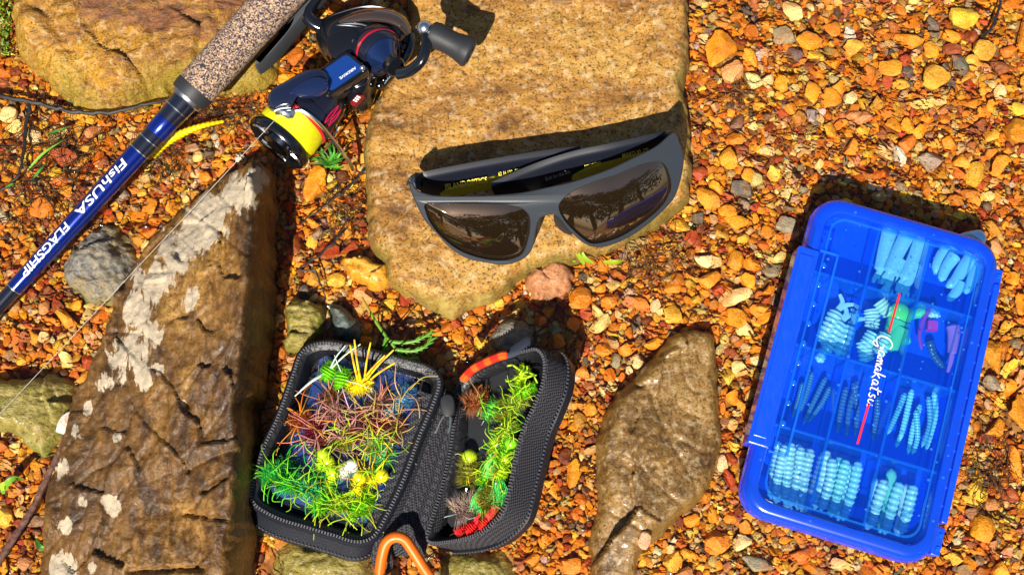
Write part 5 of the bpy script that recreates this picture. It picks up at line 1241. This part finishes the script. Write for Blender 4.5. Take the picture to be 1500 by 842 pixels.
for x, y, c, lb in ((471, 678, CHART, 'chartreuse bead-head fly in the left half'), (487, 685, CHART, 'pale lime egg-like fly beside the chartreuse bead'), (505, 689, (.85, .85, .75), 'white egg-like fly in the left half'), (524, 712, YEL, 'yellow egg-like fly low in the left half'), (549, 702, YEL, 'yellow round-headed fly near the lower spine'), (484, 704, CHART, 'lime round egg fly above the bottom row')):
    fly(lb, x, y, ZL + .003, random.uniform(0, 180), .008, c, jit(CHART), nleg=4, leglen=.012, group=GL, bead=(*c, .0036), hack=80, fat=.0022)
def zf(x, y): return zr_(x, y) - .003
for x, y, a, b, lg, lb, kw in ((764, 552, 70, CHART, CHART, 'chartreuse barred leggy fly at the top corner of the right half', dict(nleg=8, leglen=.011, barred=(.16, .4, .02), legw=.0006, legup=1.0)), (768, 572, 20, LIME, CHART, 'lime leggy fly just below the top corner of the right half', dict(nleg=8, leglen=.009, legup=1.2)), (719, 600, 60, (.15, .55, .08), LIME, 'green barred-leg fly in the right half', dict(nleg=6, leglen=.015, barred=(.1, .4, .02), legup=1.0)), (700, 588, 20, (.45, .16, .05), (.5, .2, .06), 'rusty brown hackled fly at the right half top left', dict(hack=320, hl=.006, nleg=5, leglen=.013)), (742, 602, 70, OLV, LIME, 'olive fly in the upper right half', dict(hack=260, hl=.005)), (756, 590, 30, (.35, .5, .05), CHART, 'yellow-olive fly beside the zip of the right half', dict(hack=260, hl=.004)), (728, 646, 80, (.20, .70, .10), CHART, 'green fly with feathery tail mid right half', dict(tail=((.2, .8, .15), .016, -100))), (742, 632, 60, (.40, .60, .05), CHART, 'lime-olive fly mid right half', dict(hack=240, hl=.004)), (712, 696, 70, LIME, CHART, 'bright lime fly with green tail low in the right half', dict(tail=((.06, .75, .12), .016, -100), bead=(*CHART, .003))), (734, 688, 70, CHART, CHART, 'chartreuse fly with green tail by the right zip', dict(tail=((.08, .75, .12), .015, -95), bead=(*CHART, .003))), (724, 666, 80, CHART, LIME, 'chartreuse egg-head fly mid right half', dict(bead=(*CHART, .0034))), (740, 664, 60, LIME, CHART, 'lime egg-head fly beside the right zip', dict(bead=(*LIME, .0034))), (686, 690, 85, OLV, YEL, 'olive fly with fluorescent yellow head near the spine', dict(bead=(*CHART, .0040), hack=320, hl=.005, nleg=3, fat=.0034, length=.014)), (720, 734, 30, OLV, (.5, .4, .1), 'shaggy olive hackle fly at the bottom of the right half', dict(hack=420, hl=.0075, nleg=3)), (684, 746, 20, (.50, .36, .30), (.6, .5, .45), 'shaggy grey-brown hackle fly at the bottom of the right half', dict(hack=420, hl=.0075, nleg=3))):
    kw = dict(kw); ln = kw.pop('length', .011)
    kw.setdefault('leglen', .010); kw.setdefault('legup', .9); kw.setdefault('nleg', 11); kw.setdefault('hack', 240)
    fly(lb, x, y, zf(x, y), a, ln, b, lg, group=GR, **kw)
for x, y, a, lb in ((676, 776, 25, 'red feathered tail fly nearest the spine bottom'), (690, 772, 40, 'crimson tail fly between two other red ones'), (708, 766, 48, 'red tail fly nearest the right zip bottom')):
    fly(lb, x, y, zf(x, y) + .002, a, .007, RED, RED, nleg=0, hack=60, hl=.002, group=GR, tail=((.75, .02, .03), .009, a), fat=.0022)

# ------------------------------------------------------------------ carabiner
M = Mat('orange_anodised', .45, .5, (.78, .145, .003), .10, .1); orange_m = M.m
cb = px_curve([(556, 838, .022), (560, 812, .024), (566, 794, .026), (578, 786, .027), (592, 789, .027), (602, 802, .026), (616, 824, .024), (632, 850, .022), (640, 880, .018), (628, 905, .015), (600, 908, .015), (572, 890, .017), (558, 862, .020)], 60)
cbt = thing('carabiner', 'shiny orange carabiner clipped to the bottom of the fly case', 'carabiner', P(600, 850, .01))
MB().tube(cb, .0027, n=14).build('hook_frame', orange_m, cbt)
MB().tube([cb[-1], cb[0]], .0019, n=10).build('gate', orange_m, cbt)

# ------------------------------------------------------------------ twigs, roots, plants, odd bits
M = Mat('bark', .75, .3); nz = M.noise(M.coords((1, 1, 1)), 350, 5, .7)
M.color(M.ramp(nz, [(.3, (.03, .012, .010)), (.55, (.13, .06, .045)), (.8, (.26, .15, .10))])); M.bump(nz, .8, .001); bark = M.m
tw = px_curve([(148, 528, .013), (132, 556, .015), (112, 602, .017), (92, 650, .019), (66, 706, .016), (44, 750, .013), (16, 794, .010), (-20, 850, .006)], 70)
t_ = thing('twig', 'long thin purple-brown twig leaning over the mottled rock at left', 'twig', tw[-1])
MB().tube(tw, [(.0012 + .0006 * i / 70) * (1 + .25 * noise.noise(Vector((i * .7, 0, 0)))) for i in range(70)], n=9).build('stem', bark, t_)
MB().tube(px_curve([(136, 550, .015), (150, 540, .014), (166, 532, .012)], 8), [.0007, .0007, .0006, .0006, .0005, .0005, .0004, .0002], n=6).build('side_shoot', bark, t_)
root_m = plain('root_dark', (.012, .009, .008), .6)
def root(label, pts, r, nm='root'):
    C_ = px_curve(pts, 50)
    C_ = [p + Vector((noise.noise(p * 300), noise.noise(p * 300 + Vector((9, 0, 0))), 0)) * .0012 for p in C_]
    tag(MB().tube(C_, [r * (1.1 - .5 * i / 49) for i in range(50)], n=6).build(nm, root_m), label, 'root', 'dark roots on the left gravel')
root('long black root curving below the ochre rock', [(-30, 136, .008), (30, 146, .010), (80, 158, .010), (118, 165, .010), (170, 164, .011), (220, 152, .010), (256, 146, .008)], .0013)
root('black root crossing the upper left gravel downward', [(44, 152, .010), (38, 190, .009), (33, 230, .009), (24, 262, .008), (-10, 286, .008)], .0010)
root('fine dark root beside the blue rod', [(50, 262, .008), (62, 280, .009), (76, 300, .009), (86, 312, .007)], .0006)
root('thin dark root over the gravel left of the slab', [(540, 240, .010), (510, 275, .010), (478, 300, .010), (452, 318, .009), (440, 330, .008)], .0007)
root('crooked dark root above the small olive rock', [(500, 342, .010), (470, 372, .010), (440, 394, .010), (462, 398, .010), (470, 420, .009), (476, 436, .007)], .0007)
root('dark root in the far upper right gravel', [(1440, 56, .008), (1456, 34, .009), (1464, 10, .009), (1466, -20, .009)], .0009)
def hair(n, cx, cy, sx, sy, cols, name, label, ln=.018, wd=.00022):
    m = MB()
    for _ in range(n):
        x, y = random.gauss(cx, sx), random.gauss(cy, sy); p = P(x, y, random.uniform(.004, .009)); a = random.uniform(0, 6.28); pts = [p]
        for k in range(5):
            a += random.gauss(0, .6); p = p + Vector((math.cos(a), math.sin(a), random.gauss(0, .12))) * ln / 5; p.z = min(max(p.z, .003), .010); pts.append(p)
        m.tube(pts, [wd * (1 - .12 * k) for k in range(6)], jit(random.choice(cols), .3), n=4)
    tag(m.build(name, vcol(name + '_fibre', .7, .3)), label, 'debris', kind='stuff')
DK = [(.015, .010, .008), (.05, .025, .012), (.10, .05, .02), (.025, .03, .010)]
hair(230, 70, 240, 55, 42, DK, 'root_litter', 'dark tangled rootlets over the left gravel')
hair(45, 1080, 135, 10, 12, [(.18, .08, .02), (.08, .03, .01)], 'root_litter', 'small brown root tuft in the upper right gravel', .012)
hair(60, 1452, 690, 18, 26, DK[1:3], 'root_litter', 'brown rootlets right of the tackle box')
hair(70, 955, 385, 26, 16, DK[1:3], 'root_litter', 'brown rootlets below the right lens', .016)
hair(70, 500, 305, 16, 22, DK, 'root_litter', 'dark rootlets between reel and slab', .012)
hair(120, 320, 165, 35, 14, DK[1:3], 'root_litter', 'brown bark fibres under the cork grip', .014)
hair(70, 240, 235, 20, 25, DK, 'root_litter', 'rootlets beside the yellow worm', .012)
hair(26, 1165, 205, 18, 16, [(.20, .09, .03), (.10, .04, .02)], 'root_litter', 'faint rootlets above the tackle box left corner', .012, .00016)
grass_m = vcol('leaf_blade', .5, .4)
def blade(mb, pts, w, c, n=12):
    C_ = px_curve(pts, n); vs = []
    for i, p in enumerate(C_):
        t = (C_[min(i + 1, n - 1)] - C_[max(i - 1, 0)]).normalized(); s_ = t.cross(Vector((0, 0, 1))).normalized(); k = w * max(.05, math.sin(math.pi * (.15 + .84 * i / (n - 1))))
        vs += [p - s_ * k, p + Vector((0, 0, -k * .35)), p + s_ * k]
    fs = []
    for i in range(n - 1):
        for j in range(2): fs.append((3 * i + j, 3 * i + j + 1, 3 * i + 4 + j, 3 * i + 3 + j))
    mb.add(vs, fs, c)
# cedar sprig
t_ = thing('cedar_sprig', 'green cedar sprig drooping above the fly case', 'sprig', P(560, 480, .008))
MB().tube(px_curve([(530, 436, .012), (545, 462, .016), (562, 488, .018), (576, 506, .020), (584, 516, .020)], 20), [.0010 - .0003 * t for t in np.linspace(0, 1, 20)], lambda t: (.45, .30, .05) if t < .3 else (.16, .34, .03), n=6).build('stem', grass_m, t_)
for pts in ([(572, 500, .020), (592, 502, .021), (612, 498, .022), (630, 488, .023)], [(580, 512, .020), (604, 514, .021), (622, 508, .022), (631, 498, .022)], [(566, 494, .019), (564, 506, .019), (566, 518, .018)], [(580, 512, .020), (590, 524, .020), (610, 527, .020)]):
    C_ = px_curve(pts, 16); m = MB(); m.tube(C_, [.0010 - .0005 * t for t in np.linspace(0, 1, 16)], (.12, .30, .02), n=6)
    for i in range(1, 16, 2):
        for sg in (-1, 1):
            tt = (C_[min(i + 1, 15)] - C_[i - 1]).normalized(); s_ = tt.cross(Vector((0, 0, 1))) * sg; q = C_[i] + (tt * 1.0 + s_ * .55).normalized() * random.uniform(.0016, .0036)
            m.tube([C_[i], C_[i].lerp(q, .6) + Vector((0, 0, .0003)), q], [.0006, .0005, .0002], jit((.08, .26, .02), .4), n=4)
    m.build('frond', grass_m, t_)
def tuft(name, label, blades, w, cols):
    m = MB()
    for b in blades: blade(m, b, w, jit(tuple(x * .6 for x in random.choice(cols)), .3))
    tag(m.build(name, grass_m), label, 'grass')
G = [(.10, .40, .03), (.20, .55, .05), (.06, .30, .04)]
tuft('grass_tuft', 'bright green feathery tuft beneath the bail wire', [[(484 + random.uniform(-10, 10), 244 + random.uniform(-6, 6), .008), (484 + 16 * math.cos(a), 238 + 14 * math.sin(a), random.uniform(.010, .018)), (484 + random.uniform(16, 42) * math.cos(a) - 4, 236 + random.uniform(14, 30) * math.sin(a), random.uniform(.007, .016))] for a in np.random.default_rng(3).uniform(-3.3, .7, 26)], .0006, G)
tuft('grass_clump', 'yellow-green blades below the sunglasses bridge', [[(842, 384, .010), (832, 372, .016), (808, 362, .016), (796, 358, .014)], [(856, 388, .010), (846, 372, .017), (836, 360, .016)], [(870, 386, .010), (856, 378, .014), (848, 362, .016), (846, 352, .016)], [(884, 384, .010), (902, 384, .013), (914, 382, .010)], [(820, 366, .014), (812, 370, .015), (802, 366, .014)]], .0013, [(.70, .62, .02), (.45, .55, .03)])
tuft('grass_sprout', 'single arching green blade at the left edge', [[(2, 722, .010), (10, 708, .020), (22, 700, .020), (36, 704, .014)], [(4, 722, .010), (4, 710, .018), (14, 704, .018)]], .0018, [(.35, .62, .04)])
tuft('grass_sprout', 'small green shoot beside the tall rock lower left', [[(52, 790, .008), (58, 800, .014), (66, 806, .012)], [(66, 806, .010), (60, 800, .012), (56, 792, .010)]], .0014, G)
tuft('grass_clump', 'fine green stems over the upper left gravel', [[(40, 250, .008), (62, 226, .012), (92, 206, .010)], [(70, 196, .008), (90, 190, .012), (106, 184, .010)], [(48, 262, .008), (58, 250, .012), (68, 238, .009)], [(8, 274, .009), (18, 270, .011), (24, 268, .009)]], .0007, G)
# moss cushion in the corner
m = MB()
for _ in range(900):
    x, y = random.uniform(-40, 18), random.uniform(-30, 82); b0 = P(x, y, .004 + .010 * max(0, 1 - ((x + 12) / 34) ** 2) * random.random()); q = b0 + Vector((random.gauss(0, .0012), random.gauss(0, .0012), random.uniform(.001, .004)))
    m.add([b0 + Vector((.0005, 0, 0)), b0 - Vector((.0005, 0, 0)), q, b0 + Vector((0, .0005, 0))], [(0, 1, 2), (1, 3, 2), (3, 0, 2)], jit(random.choice([(.16, .38, .03), (.30, .42, .04), (.08, .22, .03)]), .3))
tag(m.build('moss', grass_m, smooth=False), 'green moss cushion in the upper left corner', 'moss', kind='stuff')
# yellow worm beside the rod
C_ = px_curve([(222, 226, .011), (244, 208, .014), (270, 194, .016), (298, 184, .016), (327, 178, .012)], 70)
t_ = thing('rubber_worm', 'bright yellow ribbed rubber worm beside the rod', 'lure', C_[0])
MB().tube(C_, [.0031 * (1 - .72 * i / 69) * (1 + .12 * math.sin(i * 1.6)) for i in range(70)], (.92, .70, .002), n=10).build('body', lure_m, t_)
MB().lathe(P(218, 231, .006), (0, 0, 1), [(0, .0018), (.0004, .0024), (.0022, .0024), (.0030, .0018)], n=14).build('dark_bead', rubber, t_)
MB().ball(P(219, 231, .0095), .0013, (.9, .35, .01), n=10).build('orange_bead', lure_m, t_)
# striped shell chip and pebble lying on the wet rock
o = bpy.data.objects.new('shell_chip', proto_mesh(5).copy()); col.objects.link(o); pp = P(97, 618, .010)
o.location = pp; o.scale = (.0040, .0062, .0022); o.rotation_euler = (.2, .1, -.3); o['pebble_color'] = [.78, .70, .62]
tag(o, 'white striped triangular shell chip against the tall rock', 'shell')
o = bpy.data.objects.new('pebble', proto_mesh(9)); col.objects.link(o); pp = P(942, 790, .017)
o.location = (pp.x, pp.y, wet_height(pp.x, pp.y) + .002); o.scale = (.0034, .0050, .0024); o['pebble_color'] = [.66, .36, .20]
tag(o, 'pinkish pebble resting on top of the wet brown rock', 'pebble')

# ------------------------------------------------------------------ trees on the far bank (mirrored in the lenses)
leaf_m = vcol('tree_leaf', .55, .3)
def bank_tree(x, y, h, tone):
    t_ = thing('bank_tree', 'leafy green tree on the far bank mirrored in the sunglasses', 'tree', (x, y, 0), 'trees on the far bank')
    r0 = random.Random(int(x * 100)); m = MB()
    tr = crom([Vector((x, y, 0)), Vector((x + .1, y, h * .3)), Vector((x - .05, y + .1, h * .65)), Vector((x, y, h * .95))], 14)
    m.tube(tr, [h * .03 * (1.1 - i / 14) for i in range(14)], (.10, .06, .04), n=8)
    for k in range(6):
        a = k * 1.1; b0 = tr[5 + k]; m.tube([b0, b0 + Vector((math.cos(a), math.sin(a), .6)) * h * .12, b0 + Vector((math.cos(a), math.sin(a), .7)) * h * .22], [h * .012, h * .008, h * .003], (.10, .06, .04), n=6)
    m.build('trunk', bark, t_)
    m = MB()
    cl = [(Vector((x + r0.gauss(0, h * .15), y + r0.gauss(0, h * .15), h * r0.uniform(.12, 1.0))), h * r0.uniform(.06, .13)) for _ in range(46)]
    for c_, r_ in cl:
        for _ in range(70):
            d = Vector((r0.gauss(0, 1), r0.gauss(0, 1), r0.gauss(0, .8))).normalized() * r_ * r0.uniform(.4, 1.1); p = c_ + d
            u = Vector((r0.gauss(0, 1), r0.gauss(0, 1), r0.gauss(0, 1))).normalized() * .09; w = u.orthogonal().normalized() * .055
            f = r0.uniform(.6, 1.4); m.add([p - u, p + w, p + u, p - w], [(0, 1, 2, 3)], tuple(min(1, k * f) for k in tone))
    m.build('crown', leaf_m, t_, smooth=False)
for x, y, h, tone in ((-6.2, -5.6, 5.2, (.05, .09, .02)), (-4.4, -6.0, 5.4, (.05, .09, .02)), (-2.8, -5.4, 4.6, (.06, .11, .02)), (-1.2, -6.2, 5.6, (.06, .12, .02)), (.2, -5.6, 4.4, (.09, .12, .02)), (1.5, -6.2, 5.4, (.04, .08, .02)), (2.8, -5.5, 4.8, (.07, .12, .03)), (4.2, -6.0, 5.6, (.05, .10, .02)), (5.8, -5.6, 5.0, (.05, .10, .02))):
    bank_tree(x, y, h, tone)

# ------------------------------------------------------------------ shallow stream water between the stones
M = Mat('stream_water', .03, .5, (.5, .4, .3)); out = M.n['Material Output']
tr = M.node('BsdfTransparent'); tr.inputs['Color'].default_value = (.96, .92, .86, 1)
gl_ = M.node('BsdfGlossy'); gl_.inputs['Roughness'].default_value = .04
g = M.node('NewGeometry').outputs['Position']
bp = M.node('Bump', i_Height=M.noise(g, 70, 3, .6, .4), i_Strength=.7, i_Distance=.006)
fr = M.node('Fresnel'); fr.inputs['IOR'].default_value = 1.33; M.link(bp.outputs[0], fr.inputs['Normal']); M.link(bp.outputs[0], gl_.inputs['Normal'])
mx = M.node('MixShader'); M.link(fr.outputs[0], mx.inputs[0]); M.link(tr.outputs[0], mx.inputs[1]); M.link(gl_.outputs[0], mx.inputs[2]); M.link(mx.outputs[0], out.inputs['Surface'])
sheet('water', 60, 60, .0042, M.m)

# ------------------------------------------------------------------ glossy droplets added to give the lid its sparkle
m = MB()
for _ in range(110):
    a, b = random.uniform(-hw + .004, hw - .003), random.uniform(-hl + .004, hl - .004); r_ = random.uniform(.0003, .0009)
    m.ball(bx(a, b, ZT - .0006 if abs(a) < hw - .007 and abs(b) < hl - .008 else ZT), r_, n=8, sq=(1, 1, .55))
M = Mat('droplet', .03, .6, (.05, .25, .85)); out = M.n['Material Output']; tr = M.node('BsdfTransparent'); tr.inputs['Color'].default_value = (.8, .95, 1, 1)
mx = M.node('MixShader'); mx.inputs[0].default_value = .35; M.link(tr.outputs[0], mx.inputs[1]); M.link(M.b.outputs[0], mx.inputs[2]); M.link(mx.outputs[0], out.inputs['Surface'])
tag(m.build('sparkle_droplets', M.m), 'tiny glossy droplets added for sparkle over the tackle box lid', 'droplets', kind='stuff')

# ------------------------------------------------------------------ labels: look-alikes get their order from the left
from collections import defaultdict
bpy.context.view_layer.update()
by = defaultdict(list)
for o in sc.objects:
    if o.parent is None and 'label' in o and o.get('kind') is None: by[o['label']].append(o)
NUM = ['', '', 'second', 'third', 'fourth', 'fifth', 'sixth', 'seventh', 'eighth', 'ninth', 'tenth', 'eleventh', 'twelfth', 'thirteenth', 'fourteenth', 'fifteenth', 'sixteenth', 'seventeenth', 'eighteenth', 'nineteenth', 'twentieth']
for lb, os_ in by.items():
    if len(os_) < 2: continue
    os_.sort(key=lambda o: to_px(o.location)[0])
    for i, o in enumerate(os_):
        o['label'] = lb + (', leftmost one' if i == 0 else ', rightmost one' if i == len(os_) - 1 else f', {NUM[i + 1] if i + 1 < len(NUM) else i + 1} from left')
